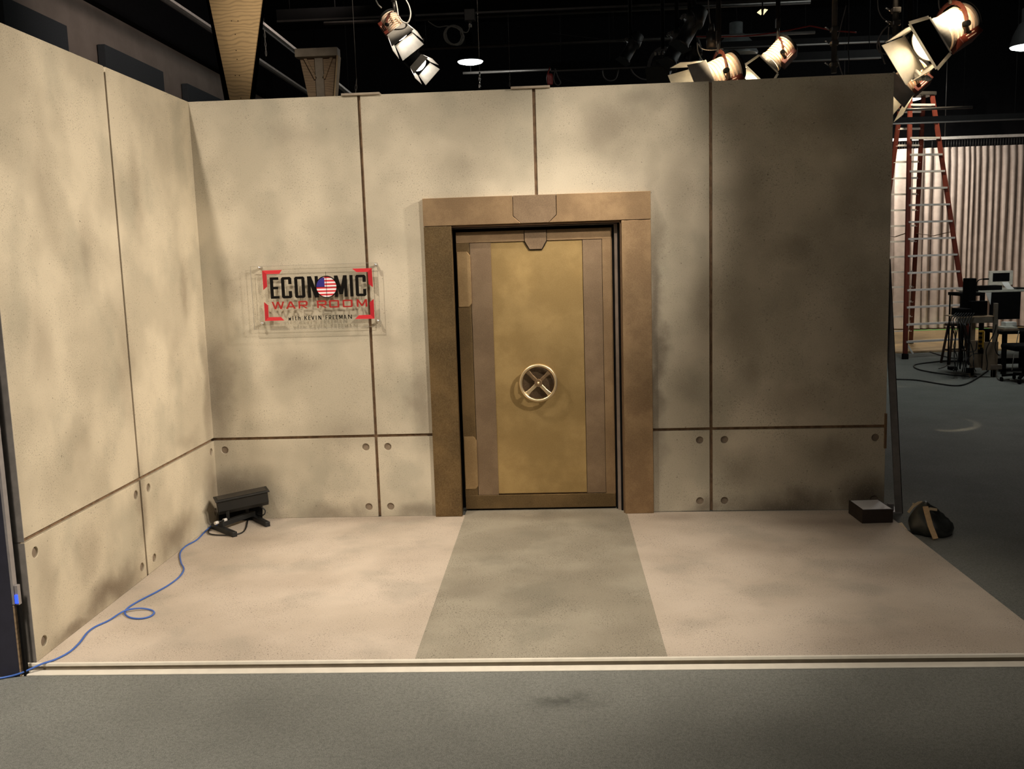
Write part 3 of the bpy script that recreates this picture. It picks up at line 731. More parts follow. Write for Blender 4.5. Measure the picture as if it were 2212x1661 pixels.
word('k', [('K', uk(895), uk(935)), ('E', uk(950), uk(980)), ('V', uk(993), uk(1034)), ('I', uk(1055), uk(1063)), ('N', uk(1092), uk(1132)),
           ('F', uk(1192), uk(1222)), ('R', uk(1238), uk(1274)), ('E', uk(1292), uk(1322)), ('E', uk(1338), uk(1368)), ('M', uk(1384), uk(1432)), ('A', uk(1445), uk(1486)), ('N', uk(1510), uk(1562))],
     zk0, zk1, .0046, M['ink'])
word('k2', [('w', uk(668), uk(706))], zk0, zk0+hw_*.72, .0040, M['ink'])
word('k2', [('i', uk(728), uk(736)), ('t', uk(762), uk(784)), ('h', uk(806), uk(838))], zk0, zk1, .0042, M['ink'])
# flag disc with cross hair
fx, fz = SP(*CR(1206, 517)); fr_ = abs(ul(1354)-ul(1206))
def disc_slice(zlo, zhi, xlo=-9, xhi=9, rad=fr_*.965, n=40):
    pts = []
    for k in range(n):
        a = 2*PI*k/n; x, z = rad*math.cos(a), rad*math.sin(a)
        z = min(max(z, zlo), zhi)
        lim = math.sqrt(max(rad*rad-z*z, 0)); x = max(min(x, lim), -lim) if abs(x) > lim else x
        if z in (zlo, zhi): x = math.copysign(min(lim, 9), x) if abs(x) > 1e-9 else x
        x = min(max(x, xlo), xhi)
        if not pts or (abs(pts[-1][0]-x) > 1e-6 or abs(pts[-1][1]-z) > 1e-6): pts.append((x, z))
    while len(pts) > 2 and abs(pts[0][0]-pts[-1][0]) < 1e-6 and abs(pts[0][1]-pts[-1][1]) < 1e-6: pts.pop()
    return [(fx+a, fz+b) for a, b in pts]
def strip(z0, z1, x0, x1, m, ya):
    """region of the disc between heights z0..z1 and x0..x1"""
    rad = fr_*.965; top = []; bot = []; n = 10
    L = []; Rr = []
    for k in range(n+1):
        z = z0+(z1-z0)*k/n; lim = math.sqrt(max(rad*rad-z*z, 0))
        L.append((max(-lim, x0), z)); Rr.append((min(lim, x1), z))
    keep = [i for i, (a, b) in enumerate(zip(L, Rr)) if a[0] < b[0]]
    if len(keep) < 2: return []
    L = [L[i] for i in keep]; Rr = [Rr[i] for i in keep]
    return [(fx+a, fz+b) for a, b in L] + [(fx+a, fz+b) for a, b in reversed(Rr)]
ring = MB(); n = 48
a0 = [ring.bm.verts.new((fx+fr_*1.035*math.cos(2*PI*k/n), YA-.0040, fz+fr_*1.035*math.sin(2*PI*k/n))) for k in range(n)]
a1 = [ring.bm.verts.new((fx+fr_*.955*math.cos(2*PI*k/n), YA-.0040, fz+fr_*.955*math.sin(2*PI*k/n))) for k in range(n)]
b0 = [ring.bm.verts.new((v.co.x, YB, v.co.z)) for v in a0]; b1 = [ring.bm.verts.new((v.co.x, YB, v.co.z)) for v in a1]
for k in range(n):
    j = (k+1) % n
    ring.bm.faces.new((a0[k], a0[j], a1[j], a1[k])); ring.bm.faces.new((a0[k], b0[k], b0[j], a0[j])); ring.bm.faces.new((a1[k], a1[j], b1[j], b1[k])); ring.bm.faces.new((b0[k], b1[k], b1[j], b0[j]))
fd = ring.build('flag_disc', M['ink'], sg)
rad = fr_*.965
nst = 12; sh = 2*rad/nst
reds, whites = [], []
for k in range(nst):
    z0 = rad-(k+1)*sh+.0002*0; z1 = rad-k*sh
    z0 = max(z0, -rad*.998); z1 = min(z1, rad*.998)
    x0 = -fr_*.17 if k < 6 else -9
    pl = strip(z0, z1, x0, 9, None, 0)
    if pl: (reds if k % 2 == 0 else whites).append(pl)
sheet('red_stripes', reds, M['red_lt'], YA-.0022, YB).parent = fd
sheet('white_stripes', whites, M['white'], YA-.0022, YB).parent = fd
sheet('blue_canton', [strip(rad-6*sh, rad*.998, -9, -fr_*.17, None, 0)], M['blue'], YA-.0036, YB).parent = fd
zc = SP(*CR(1206, 305))[1]; zd = SP(*CR(1216, 712))[1]
sheet('cross_hair', [[(fx-.0009, zd), (fx+.0009, zd), (fx+.0009, zc), (fx-.0009, zc)],
                     [(fx-fr_*1.12, fz-.0007), (fx+fr_*1.35, fz-.0007), (fx+fr_*1.35, fz+.0007), (fx-fr_*1.12, fz+.0007)]], M['ink'], YA-.0046, YA-.0015).parent = fd

# ================================================================== floor light in the corner
def G(u, v, z=0): return at(u, v, 'z', z)
fl = thing('floor_light', 'black trough floor light on an H-shaped stand in the left corner', 'light fixture', (.25, -.3, 0))
def Lc(p): return Vector(p) - Vector((.25, -.3, 0))
legA0, legA1 = G(461, 1141), G(508, 1160); legB0, legB1 = G(540, 1118), G(579, 1138)
hh = .035
def legbar(a, b): return MB().bar(Lc((a.x, a.y, hh/2+.001)), Lc((b.x, b.y, hh/2+.001)), hh, hh)
legbar(legA0, legA1).build('foot_tube', M['blackgloss'], fl, bevel=.002)
legbar(legB0, legB1).build('foot_tube', M['blackgloss'], fl, bevel=.002)
ca = legA0.lerp(legA1, .38); cb = legB0.lerp(legB1, .25)
MB().bar(Lc((ca.x, ca.y, hh*1.5)), Lc((cb.x, cb.y, hh*1.5)), hh, hh).build('cross_tube', M['blackgloss'], fl, bevel=.002)
pa = ca.lerp(cb, .22); pb = ca.lerp(cb, .80)
for p_, zz in ((pa, .17), (pb, .20)):
    MB().bar(Lc((p_.x, p_.y, hh*1.9)), Lc((p_.x, p_.y, zz)), .022, .008, (0, 1, 0)).build('upright_strap', M['blackgloss'], fl)
# trough body
yb_ = (pa.y+pb.y)/2
A_ = at(463, 1082, 'y', pa.y); B_ = at(579, 1058, 'y', pb.y)
A_ = Vector((A_.x, pa.y, A_.z)); B_ = Vector((B_.x, pb.y, B_.z))
d_ = (B_-A_).normalized(); nrm = Vector((0, 0, 1)); nrm = (nrm-d_*nrm.dot(d_)).normalized(); sid = d_.cross(nrm)
def TR(s, a, b): return Lc(A_ + d_*s + sid*a + nrm*b)
Ln = (B_-A_).length
mb = MB()
prof = [(-.075, 0), (-.068, -.006), (-.055, -.075), (-.02, -.105), (.02, -.105), (.055, -.075), (.068, -.006), (.075, 0)]
r0 = [mb.bm.verts.new(TR(.014, a, b)) for a, b in prof]; r1 = [mb.bm.verts.new(TR(Ln-.014, a, b)) for a, b in prof]
mb.bm.faces.new(r0); mb.bm.faces.new(r1[::-1])
for k in range(len(prof)): mb.bm.faces.new((r0[k], r0[(k+1) % len(prof)], r1[(k+1) % len(prof)], r1[k]))
mb.build('trough_housing', M['blackgloss'], fl, bevel=.002)
mb = MB()
c8 = [TR(0, -.080, .002), TR(0, .080, .002), TR(Ln, .080, .002), TR(Ln, -.080, .002)]
v0 = [mb.bm.verts.new(c) for c in c8]; v1 = [mb.bm.verts.new(c+nrm*.010) for c in c8]
mb.bm.faces.new(v0); mb.bm.faces.new(v1[::-1])
for k in range(4): mb.bm.faces.new((v0[k], v0[(k+1) % 4], v1[(k+1) % 4], v1[k]))
mb.build('top_flange', M['blackgloss'], fl, bevel=.002)
mb = MB(); c8 = [TR(.02, -.06, .0125), TR(.02, .06, .0125), TR(Ln-.02, .06, .0125), TR(Ln-.02, -.06, .0125)]
v0 = [mb.bm.verts.new(c) for c in c8]; v1 = [mb.bm.verts.new(c+nrm*.003) for c in c8]
mb.bm.faces.new(v0); mb.bm.faces.new(v1[::-1])
for k in range(4): mb.bm.faces.new((v0[k], v0[(k+1) % 4], v1[(k+1) % 4], v1[k]))
mb.build('glass_cover', M['pipe'], fl)
c1 = TR(Ln*.82, 0, -.115)
MB().cyl(c1+Vector((0, 0, .012)), c1, .012, n=12).build('cable_gland', M['blackgloss'], fl)
p1 = Lc(G(546, 1112)); p2 = Lc(G(527, 1150)); p3 = Lc(G(493, 1158)); p4 = Lc(G(455, 1156)); p5 = Lc(G(452, 1146)); p6 = Lc(G(470, 1140))
zc_ = .008
MB().tube([c1, c1+Vector((.03, .0, -.03)), (c1.x+.01, c1.y-.01, .06), (p1.x-.02, p1.y, zc_), (p1.x, p1.y-.1, zc_), (p2.x, p2.y, zc_), (p3.x, p3.y, zc_), (p4.x, p4.y, zc_), (p5.x, p5.y, zc_), (p6.x, p6.y, .02), (p6.x+.05, p6.y+.03, .05)], .0048).build('power_lead', M['cable_black'], fl)
w1 = Lc((G(476, 1124).x, G(476, 1124).y, 0))
dv = (cb-ca).normalized()
q1 = Lc((ca.x, ca.y-.02, hh*2+.008))
for s_ in (-.045, .035):
    p_ = q1 + Vector((dv.x, dv.y, 0))*s_
    MB().cyl(p_, p_+Vector((dv.x, dv.y, 0))*.028, .0115, n=14).build('white_plug', M['plastic_white'], fl)
MB().cyl(q1+dv*-.02, q1+dv*.04, .007, n=10).build('plug_coupler', M['blackgloss'], fl)
# dark gobo card leaning behind it
pg = G(450, 1112)
recentre(one('black_card', MB().box(.012, .34, -.045, -.040, .0, .125, Matrix.Rotation(-.25, 3, 'X'), (0, -.04, 0)), M['black'], 'small black card leaning on the wall behind the floor light', 'card'))

# blue cable
pts = [(470, 1129), (447, 1133), (443, 1148), (425, 1166), (400, 1180), (389, 1195), (391, 1215), (397, 1229), (388, 1245), (365, 1263), (335, 1280), (300, 1298), (276, 1313), (270, 1325),
       (282, 1334), (305, 1336), (325, 1331), (333, 1323), (325, 1317), (300, 1317), (268, 1323), (235, 1340), (205, 1354), (188, 1367), (172, 1388), (150, 1408), (120, 1424), (85, 1440)]
P3 = []
for i, (u, v) in enumerate(pts):
    p = G(u, v, .006); P3.append((max(p.x, .012), p.y, .006 if i not in (19, 20) else .014))
P3[0] = (G(470, 1129, .06).x, G(470, 1129, .06).y-.02, .05)
P3[-1] = (G(85, 1438, .008).x, DY-.03, .008)
for (u, v, z) in ((50, 1452, FZ+.02), (20, 1461, FZ+.008), (-20, 1468, FZ+.008)):
    p = at(u, v, 'z', z); P3.append((p.x, p.y, z))
bc = one('blue_cable', MB().tube(P3, .0048, 8, 6), M['cable_blue'], 'thin blue network cable looping across the tan stage floor from the corner light', 'cable')

# dark flat at the far left with a power strip
df = thing('navy_flat', 'dark navy board standing upright at the left edge, beside the side wall end', 'board', (-.45, -2.56, FZ))
nx_ = at(34, 1370, 'y', -2.575).x+.45
MB().box(-.60, nx_, -.015, .015, 0, 1.50).build('board_face', M['darkflat'], df, bevel=.003)
zs_ = at(34, 1306, 'y', -2.575).z-FZ
MB().box(nx_+.0005, nx_+.012, -.016, .016, zs_, 1.50).build('edge_strip', M['edge_metal'], df)
MB().box(nx_+.0005, nx_+.007, -.016, .016, 0.0, zs_-.005).build('edge_strip', M['ply_dark'], df)
pl_ = at(30, 1272, 'y', -2.56)
pst = thing('power_strip', 'slim grey power strip with a blue pilot light between the navy board and side wall', 'power strip', (nx_-.45+.022, -2.56, FZ))
zl0, zl1 = at(31, 1301, 'y', -2.56).z-FZ, at(31, 1283, 'y', -2.56).z-FZ
MB().box(-.008, .008, -.012, .012, zl0-.01, zl1+.045).build('strip_body', M['edge_metal'], pst, bevel=.002)
MB().box(-.0065, .0065, -.018, -.012, zl0, zl1).build('pilot_light', M['blue_led'], pst)
MB().box(-.006, .006, -.012, .012, .0, zl0-.01).build('mounting_leg', M['black'], pst)

# ================================================================== right side: box, brace, sandbag, tape
bx = thing('diffuser_box', 'low black box with a white top, on the stage floor by the wall end', 'box', (4.72, -.22, 0), (0, 0, 0))
c = [at(1865, 1131, 'z', 0), at(1929, 1129, 'z', 0)]
b0_ = at(1862, 1131, 'z', 0); b1_ = at(1929, 1129, 'z', 0); b3_ = at(1834, 1103, 'z', 0)
ex = (b1_-b0_); ey = Vector((-ex.y, ex.x, 0)).normalized()*.26
lo = [b0_, b1_, b1_+ey, b0_+ey]; hb = .095
o_ = Vector((4.72, -.22, 0))
mb = MB(); A = [mb.bm.verts.new(p-o_+Vector((0, 0, .001))) for p in lo]; B = [mb.bm.verts.new(p-o_+Vector((0, 0, hb))) for p in lo]
mb.bm.faces.new(A); mb.bm.faces.new(B[::-1])
for k in range(4): mb.bm.faces.new((A[k], A[(k+1) % 4], B[(k+1) % 4], B[k]))
mb.build('box_body', M['brownbox'], bx, bevel=.003)
cen = sum(lo, Vector())/4
mb = MB(); sh_ = lambda p: (p-cen)*.90+cen-o_
A = [mb.bm.verts.new(sh_(p)+Vector((0, 0, hb-.004))) for p in lo]; B = [mb.bm.verts.new(sh_(p)+Vector((0, 0, hb+.0015))) for p in lo]
mb.bm.faces.new(A); mb.bm.faces.new(B[::-1])
for k in range(4): mb.bm.faces.new((A[k], A[(k+1) % 4], B[(k+1) % 4], B[k]))
mb.build('white_top', M['panel_white'], bx)

# slanted brace at the wall end
br = thing('wall_brace', 'tall thin grey brace board leaning beside the right wall end', 'brace', (4.98, -.02, FZ))
br0 = at(1941, 1118, 'y', -.03); br1 = at(1919, 560, 'y', .05)
o_ = Vector((4.98, -.02, FZ))
a_ = Vector((br0.x, -.03, FZ))-o_; b_ = Vector((br1.x-.012, .06, br1.z))-o_
MB().bar(a_, b_, .045, .02, (0, 1, 0)).build('brace_board', M['wallback'], br)
MB().bar(a_+Vector((.024, .012, 0)), b_+Vector((.024, .012, 0)), .008, .04, (0, 1, 0)).build('brace_edge', M['black'], br)
fo = at(1935, 1112, 'z', FZ)
MB().box(-.10, .03, -.02, .16, 0, .012).build('foot_plate', M['edge_metal'], br)
MB().box(-.05, -.012, .02, .05, .012, .06).build('foot_block', M['wallback'], br)
hg = at(1911, 935, 'y', -.05)
recentre(one('fixing_strip', MB().box(hg.x-.002, hg.x+.012, -.06, -.02, at(1911, 968, 'y', -.05).z, at(1911, 893, 'y', -.05).z), M['rev_brown'], 'thin brown strip fixed to the right wall edge at the horizontal groove', 'strip'))

# sandbag with handle strap
sb = thing('sandbag', 'black vinyl sandbag with tan straps slumped on the carpet beyond the stage corner', 'sandbag', (5.035, -.50, FZ))
mb = MB()
res = bmesh.ops.create_uvsphere(mb.bm, u_segments=28, v_segments=18, radius=1)
for v in res['verts']:
    x, y, z = v.co
    a = math.copysign(abs(x)**.8, x); b = math.copysign(abs(y)**.8, y)
    zz = max(z, -.35)
    hgt = .165*(1-.35*max(0, x))
    pin = 1-.45*max(0, zz)**1.4
    nx = a*.135*pin - .03*max(zz, 0); ny = b*.13*pin
    nz = (zz+.35)/1.35*hgt*1.25
    dd = mnoise.noise(Vector((x*2.2, y*2.2, z*2.2)))*.018
    v.co = Vector((nx+dd*.6, ny+dd, max(nz+dd*.8, .0)))
    for f in v.link_faces: f.smooth = True
body = mb.build('bag_body', M['bag'], sb, xf=Matrix.Rotation(-.6, 4, 'Z'))
def SL_(u, v, y): p = at(u, v, 'y', y); return p-Vector((5.035, -.50, FZ))
def ribbon(pts, wd, th, nm, m, par, upv=(0, -1, .2)):
    mb = MB(); P = [Vector(p) for p in pts]; rows = []
    for i, p in enumerate(P):
        d = (P[min(i+1, len(P)-1)]-P[max(i-1, 0)]).normalized(); s = d.cross(Vector(upv)).normalized(); n_ = s.cross(d)
        rows.append([mb.bm.verts.new(p+s*wd/2*a+n_*th/2*b) for a, b in ((-1, -1), (1, -1), (1, 1), (-1, 1))])
    for A, B in zip(rows, rows[1:]):
        for k in range(4): mb.bm.faces.new((A[k], A[(k+1) % 4], B[(k+1) % 4], B[k]))
    mb.bm.faces.new(rows[0][::-1]); mb.bm.faces.new(rows[-1])
    return mb.build(nm, m, par)
ribbon([SL_(1999, 1094, -.56), SL_(2003, 1110, -.59), SL_(2010, 1136, -.63), SL_(2021, 1164, -.68)], .034, .008, 'tan_strap', M['strap'], sb)
ribbon([SL_(1962, 1107, -.46), SL_(1972, 1094, -.46), SL_(1984, 1086, -.46), SL_(1990, 1084, -.46), SL_(1992, 1093, -.46)], .016, .006, 'handle_loop', M['tape'], sb)
ribbon([SL_(1999, 1102, -.56), SL_(2010, 1099, -.56), SL_(2024, 1101, -.56)], .018, .008, 'strap_tail', M['tape'], sb)
ribbon([SL_(1972, 1088, -.46), SL_(1980, 1090, -.45), SL_(1988, 1089, -.45)], .012, .005, 'strap_knot', M['tape'], sb)
# masking tape scrap
p0 = [at(u, v, 'z', FZ+.004) for u, v in ((1937, 1131), (1948, 1128), (1961, 1145), (1953, 1144), (1955, 1147), (1943, 1139))]
mb = MB(); A = [mb.bm.verts.new(p) for p in p0]; B = [mb.bm.verts.new(p-Vector((0, 0, .003))) for p in p0]
mb.bm.faces.new(A[::-1]); mb.bm.faces.new(B)
for k in range(6): mb.bm.faces.new((A[k], A[(k+1) % 6], B[(k+1) % 6], B[k]))
recentre(one('tape_scrap', mb, M['tape'], 'torn piece of masking tape on the floor between the stage corner and the sandbag', 'tape'))

# ================================================================== plywood pylons
def pylon1():
    Y = 1.2
    l1, r1_ = at(497, 216, 'y', Y), at(539, 214, 'y', Y)
    l0, r0_ = at(444, -40, 'y', Y), at(572, -40, 'y', Y)
    cx0 = (l1.x+r1_.x)/2
    t = thing('plywood_pylon', 'large tapered pale plywood pylon standing behind the wall, cut by the top of the frame', 'pylon', (cx0, Y, FZ))
    o = Vector((cx0, Y, FZ))
    sl = lambda z, p, q: p.x + (q.x-p.x)*(z-p.z)/(q.z-p.z)
    zt, zb = 4.9, 2.6
    poly = [(sl(zb, l1, l0)-o.x, zb-FZ), (sl(zb, r1_, r0_)-o.x, zb-FZ), (sl(zt, r1_, r0_)-o.x, zt-FZ), (sl(zt, l1, l0)-o.x, zt-FZ)]
    MB().prism(poly, -.009, .009).build('plywood_face', M['ply'], t)
    mb = MB(); mb.bar((poly[0][0]+.07, .03, poly[0][1]), (poly[3][0]+.07, .03, poly[3][1]), .04, .04, (0, 1, 0))
    mb.bar((poly[1][0]-.07, .03, poly[1][1]), (poly[2][0]-.07, .03, poly[2][1]), .04, .04, (0, 1, 0))
    mb.build('side_batten', M['lumber'], t)
    MB().box(-.045, .045, .010, .1, 0, zt-FZ-.1).build('rear_post', M['lumber_grey'], t)
    MB().box(-.35, .35, -.2, .45, 0, .03).build('base_plate', M['lumber_grey'], t)
    mb = MB()
    for (u, v) in ((508, 74), (508, 163), (510, 109), (517, 163), (500, 45), (514, 45), (520, 212), (512, 128)):
        p = at(u, v, 'y', Y-.012)
        mb.cyl((p.x-o.x, -.011, p.z-FZ), (p.x-o.x, -.009, p.z-FZ), .004, n=8)
    mb.build('screw_heads', M['black'], t)
pylon1()
def pylon2():
    Y = 4.0
    tl, tr = at(637, 106, 'y', Y), at(729, 102, 'y', Y)
    bl, brr = at(660, 212, 'y', Y), at(722, 211, 'y', Y)
    cx0 = (bl.x+brr.x)/2; o = Vector((cx0, Y, FZ))
    t = thing('plywood_pylon', 'smaller brown plywood pylon with a lumber cap and diagonal battens, behind the wall', 'pylon', (cx0, Y, FZ))
    sl = lambda z, p, q: p.x + (q.x-p.x)*(z-p.z)/(q.z-p.z)
    zt, zb = tl.z, 2.8; zc0 = at(637, 124, 'y', Y).z
    poly = [(sl(zb, bl, tl)-o.x, zb-FZ), (sl(zb, brr, tr)-o.x, zb-FZ), (tr.x-o.x, zt-FZ), (tl.x-o.x, zt-FZ)]
    MB().prism([(a+.01*(1 if i in (0, 3) else -1), b) for i, (a, b) in enumerate(poly)], .10, .118).build('plywood_face', M['ply_dark'], t)
    MB().box(tl.x-o.x, tr.x-o.x, -.02, .125, zc0-FZ, zt-FZ).build('cap_beam', M['lumber_grey'], t, bevel=.003)
    cm = (tl.x+tr.x)/2-o.x
    MB().box(cm-.04, cm+.05, .06, .10, 2.8-FZ, zc0-FZ).build('centre_stud', M['lumber_grey'], t)
    zd0 = at(680, 168, 'y', Y).z-FZ
    MB().bar((tl.x-o.x+.09, .08, zc0-FZ), (cm-.04, .08, zd0), .03, .04, (0, 1, 0)).build('diagonal_batten', M['ply_dark'], t)
    MB().bar((tr.x-o.x-.09, .08, zc0-FZ), (cm+.05, .08, zd0), .03, .04, (0, 1, 0)).build('diagonal_batten', M['ply_dark'], t)
    MB().bar((poly[1][0], .04, poly[1][1]), (poly[2][0], .04, zc0-FZ), .018, .13, (0, 1, 0)).build('edge_board', M['lumber'], t)
    MB().box(-.06, .06, .12, .2, 0, zc0-FZ).build('rear_post', M['lumber_grey'], t)
    MB().box(-.5, .5, -.3, .6, 0, .03).build('base_plate', M['lumber_grey'], t)
pylon2()

# ================================================================== ceiling pipes and raceways
def raceway(u, v, u1, Y, lab, sect='box', h=.06, m='pipe', u0=None):
    p = at(u, v, 'y', Y); a = at(u if u0 is None else u0, v, 'y', Y).x; b = at(u1, v, 'y', Y).x
    t = thing('lighting_raceway' if sect == 'box' else 'lighting_pipe', lab, 'raceway' if sect == 'box' else 'pipe', ((a+b)/2, Y, p.z), group='black ceiling pipes and raceways')
    hw = (b-a)/2
    if sect == 'box':
        MB().box(-hw, hw, -.05, .05, -h, h).build('raceway_channel', M['pipe_black'], t)
        MB().box(-hw, hw, -.06, -.05, -h-.01, -h+.012).build('raceway_lip', M[m], t)
    else:
        MB().cyl((-hw, 0, 0), (hw, 0, 0), .024, n=12).build('pipe_tube', M[m], t)
    k = int(hw*2/5.0)+1
    for i in range(k+1):
        x = -hw + .15 + (2*hw-.3)*i/k
        MB().cyl((x, 0, .02), (x, 0, 7.6-p.z), .006, n=8).build('hanger_rod', M['pipe_black'], t)
    return p
raceway(600, 36, 2000, 5.0, 'long grey-edged raceway across the top of the picture, holding the junction box', h=.07)
raceway(700, 50, 1750, 5.5, 'thin dark pipe just below the top raceway', 'pipe')
raceway(900, 106, 1760, 8.5, 'dark pipe behind the coiled cable, halfway up the ceiling area', 'pipe')
raceway(1190, 146, 1900, 7.2, 'brownish raceway just above the wall top, with a small junction box and hanging plug', h=.06)
raceway(1000, 158, 1640, 11.5, 'farthest thin pipe low over the wall top', 'pipe')
raceway(1530, 100, 2000, 9.0, 'warm-lit raceway beside the unlit pendant', h=.05)
raceway(1925, 262, 2212, 9.2, 'far dark raceway at the top of the curtain area', h=.05)
raceway(1925, 238, 2100, 10.0, 'dark pipe passing behind the ladder top', 'pipe')
# junction box with coiled cable
p = at(1015, 32, 'y', 4.93)
jb = thing('junction_box', 'square grey junction box with a plug, on the top raceway beside the coil', 'junction box', p)
MB().box(-.065, .065, -.05, .02, -.075, .06).build('box_body', M['pipe'], jb, bevel=.006)
MB().cyl((.0, -.02, -.075), (.0, -.02, -.15), .02, n=12).build('cable_plug', M['chrome'], jb)
def Q(u, v, y): return at(u, v, 'y', y)
pts = [Q(1015, 44, 4.91), Q(1014, 60, 4.90), Q(1008, 70, 4.88), Q(995, 68, 4.88)]
for k in range(6):
    for j in range(8):
        a = 2*PI*j/8 + .6
        rx = 17+1.2*((k*7) % 4); ry = 20+1.0*((k*5) % 4)
        th = -.5
        x = rx*math.cos(a); y = ry*math.sin(a)
        pts.append(Q(981+x*math.cos(th)-y*math.sin(th)+((k*3) % 5)-2, 76+x*math.sin(th)+y*math.cos(th), 4.86+.012*k))
pts += [Q(968, 56, 4.9), Q(945, 58, 4.9), Q(925, 46, 4.95)]
one('coiled_cable', MB().tube(pts, .0055, 6, 4), M['cable_coil'], 'grey cable wound in a round coil below the top raceway', 'cable')

def cable(pts, y, r, m, lab, ydrift=0):
    P = [Q(u, v, y+ydrift*i) for i, (u, v) in enumerate(pts)]
    return one('hanging_cable', MB().tube(P, r, 6, 6), M[m], lab, 'cable', 'cables hanging in the lighting grid')
cable([(1195, 72), (1230, 76), (1300, 84), (1400, 90), (1490, 82)], 4.5, .004, 'cable_black', 'thin dark cable sagging across the middle of the ceiling area')
cable([(1490, 79), (1560, 79), (1620, 77), (1690, 68), (1740, 58), (1755, 57), (1800, 66), (1850, 70)], 3.6, .007, 'cable_red', 'long thin red cable draped past the small lit lamp')
cable([(1302, 146), (1304, 165), (1315, 174), (1330, 170), (1337, 147)], 7.19, .009, 'cable_grey', 'short looped cable hanging under the brownish raceway')
cable([(1360, 143), (1370, 160), (1388, 171), (1410, 172)], 7.19, .009, 'cable_grey', 'cable loop sagging left of the black spotlight cluster')
cable([(1506, 92), (1508, 112), (1516, 128), (1524, 136)], 2.1, .005, 'cable_white', 'pale cable curving down to the yoke of the cut-off red lamp')
cable([(1530, 0), (1531, 20), (1533, 42), (1536, 60)], 2.2, .006, 'cable_grey', 'grey cable running straight down above the cut-off red lamp')
cable([(1828, 12), (1818, 50), (1811, 78), (1803, 100), (1801, 124)], 1.0, .004, 'cable_grey', 'thin safety cable slanting to the empty drop pipe')
cable([(1808, 120), (1814, 145), (1821, 165)], 1.0, .005, 'cable_grey', 'short cable end dangling beside the empty drop pipe')
cable([(1836, -330), (1835, -100), (1834, 70), (1832, 100), (1834, 130), (1833, 162)], 1.5, .004, 'cable_black', 'dark cable hanging straight down right of the drop pipe')
cable([(1896, 0), (1898, 22), (1908, 40), (1924, 48)], .5, .004, 'cable_grey', 'cable curving down to the clamp of the corner drop pipe')
cable([(1922, 52), (1905, 70), (1895, 95), (1900, 112), (1918, 117), (1940, 112)], .4, .0055, 'cable_grey', 'cable loop bulging left of the corner drop pipe')
cable([(1920, 58), (1919, 90), (1918, 120)], .5, .004, 'cable_grey', 'thin cable hanging just left of the corner drop pipe')
cable([(1898, 86), (1903, 112), (1912, 138)], .5, .006, 'cable_grey', 'cable slanting to the yoke of the corner lamp')
cable([(2028, 0), (2030, 18), (2040, 34)], .4, .006, 'cable_grey', 'short grey cable entering the back of the large lamp at top right')
cable([(812, 0), (817, 10), (824, 17)], 2.0, .007, 'cable_white', 'short pale cable end at the top left of the red lamp')
cable([(877, 0), (884, 14), (887, 30), (884, 44), (878, 50), (868, 45), (862, 36)], 2.0, .007, 'cable_white', 'pale cable looping right of the red hanging lamp')
cable([(855, 2), (858, 18), (860, 34)], 2.05, .007, 'cable_white', 'pale safety cable dropping to the red hanging lamp yoke')
cable([(915, 82), (914, 90), (907, 98), (899, 122)], 3.35, .005, 'cable_black', 'thin dark cable beside the lower black lamp')
# red cable bundle
P = []
for k in range(9):
    x0 = 1183+k*1.1; P += [(x0, 160), (x0-1+k*.3, 171), (x0+1, 182), (x0+.6, 171)]
one('red_cable_bundle', MB().tube([Q(1188, 146, 7.19)] + [Q(u, v, 7.05+.006*i) for i, (u, v) in enumerate(P)], .010, 6, 3), M['cable_red'], 'red cable bundle hanging just above the wall top over the door', 'cable')
cable([(1199, 153), (1196, 168), (1199, 180), (1206, 184), (1211, 178), (1205, 166), (1199, 148)], 7.1, .008, 'cable_grey', 'small grey cable loop next to the red bundle')
cable([(1195, 146), (1207, 165), (1225, 173), (1260, 181), (1300, 184), (1370, 183)], 7.15, .004, 'cable_black', 'thin dark cable sagging just above the wall top right of the red bundle')

# chains
def chain(u0, v0, u1, v1, y, lab, m='chrome', n=None, r=.006, ll=.05):
    a, b = Q(u0, v0, y), Q(u1, v1, y); L = (b-a).length; n = n or max(2, int(L/(ll*.72)))
    mb = MB(); d = (b-a).normalized(); x = d.cross(Vector((0, 1, 0))).normalized(); yv = Vector((0, 1, 0))
    for i in range(n):
        c = a+(b-a)*((i+.5)/n); s = x if i % 2 else yv; hl_ = L/n*.68; wd = .0065
        pts = [c+d*hl_*math.cos(t)+s*wd*math.sin(t) for t in [2*PI*k/10 for k in range(11)]]
        mb.tube(pts, r*.55, 5, 1)
    if b.z < a.z: mb.cyl(a-Vector((0, 0, .02)), (a.x, a.y, 7.6), .0018, n=5)
    return one('support_chain', mb, M[m], lab, 'chain', 'chains over the wall')
chain(1036, 158, 1036, 189, 4.5, 'bright short chain hanging over the white board', r=.016)
chain(770, 172, 768, 206, 1.0, 'fine dark chain above the left joining plate', 'cable_grey', r=.005)
chain(571, 62, 575, 120, 2.4, 'fine dark chain hanging just right of the big plywood pylon', 'cable_grey', r=.006)
chain(1101, 158, 1101, 186, 5.2, 'faint dark chain between the white board and the joining plate', 'cable_grey', r=.008)

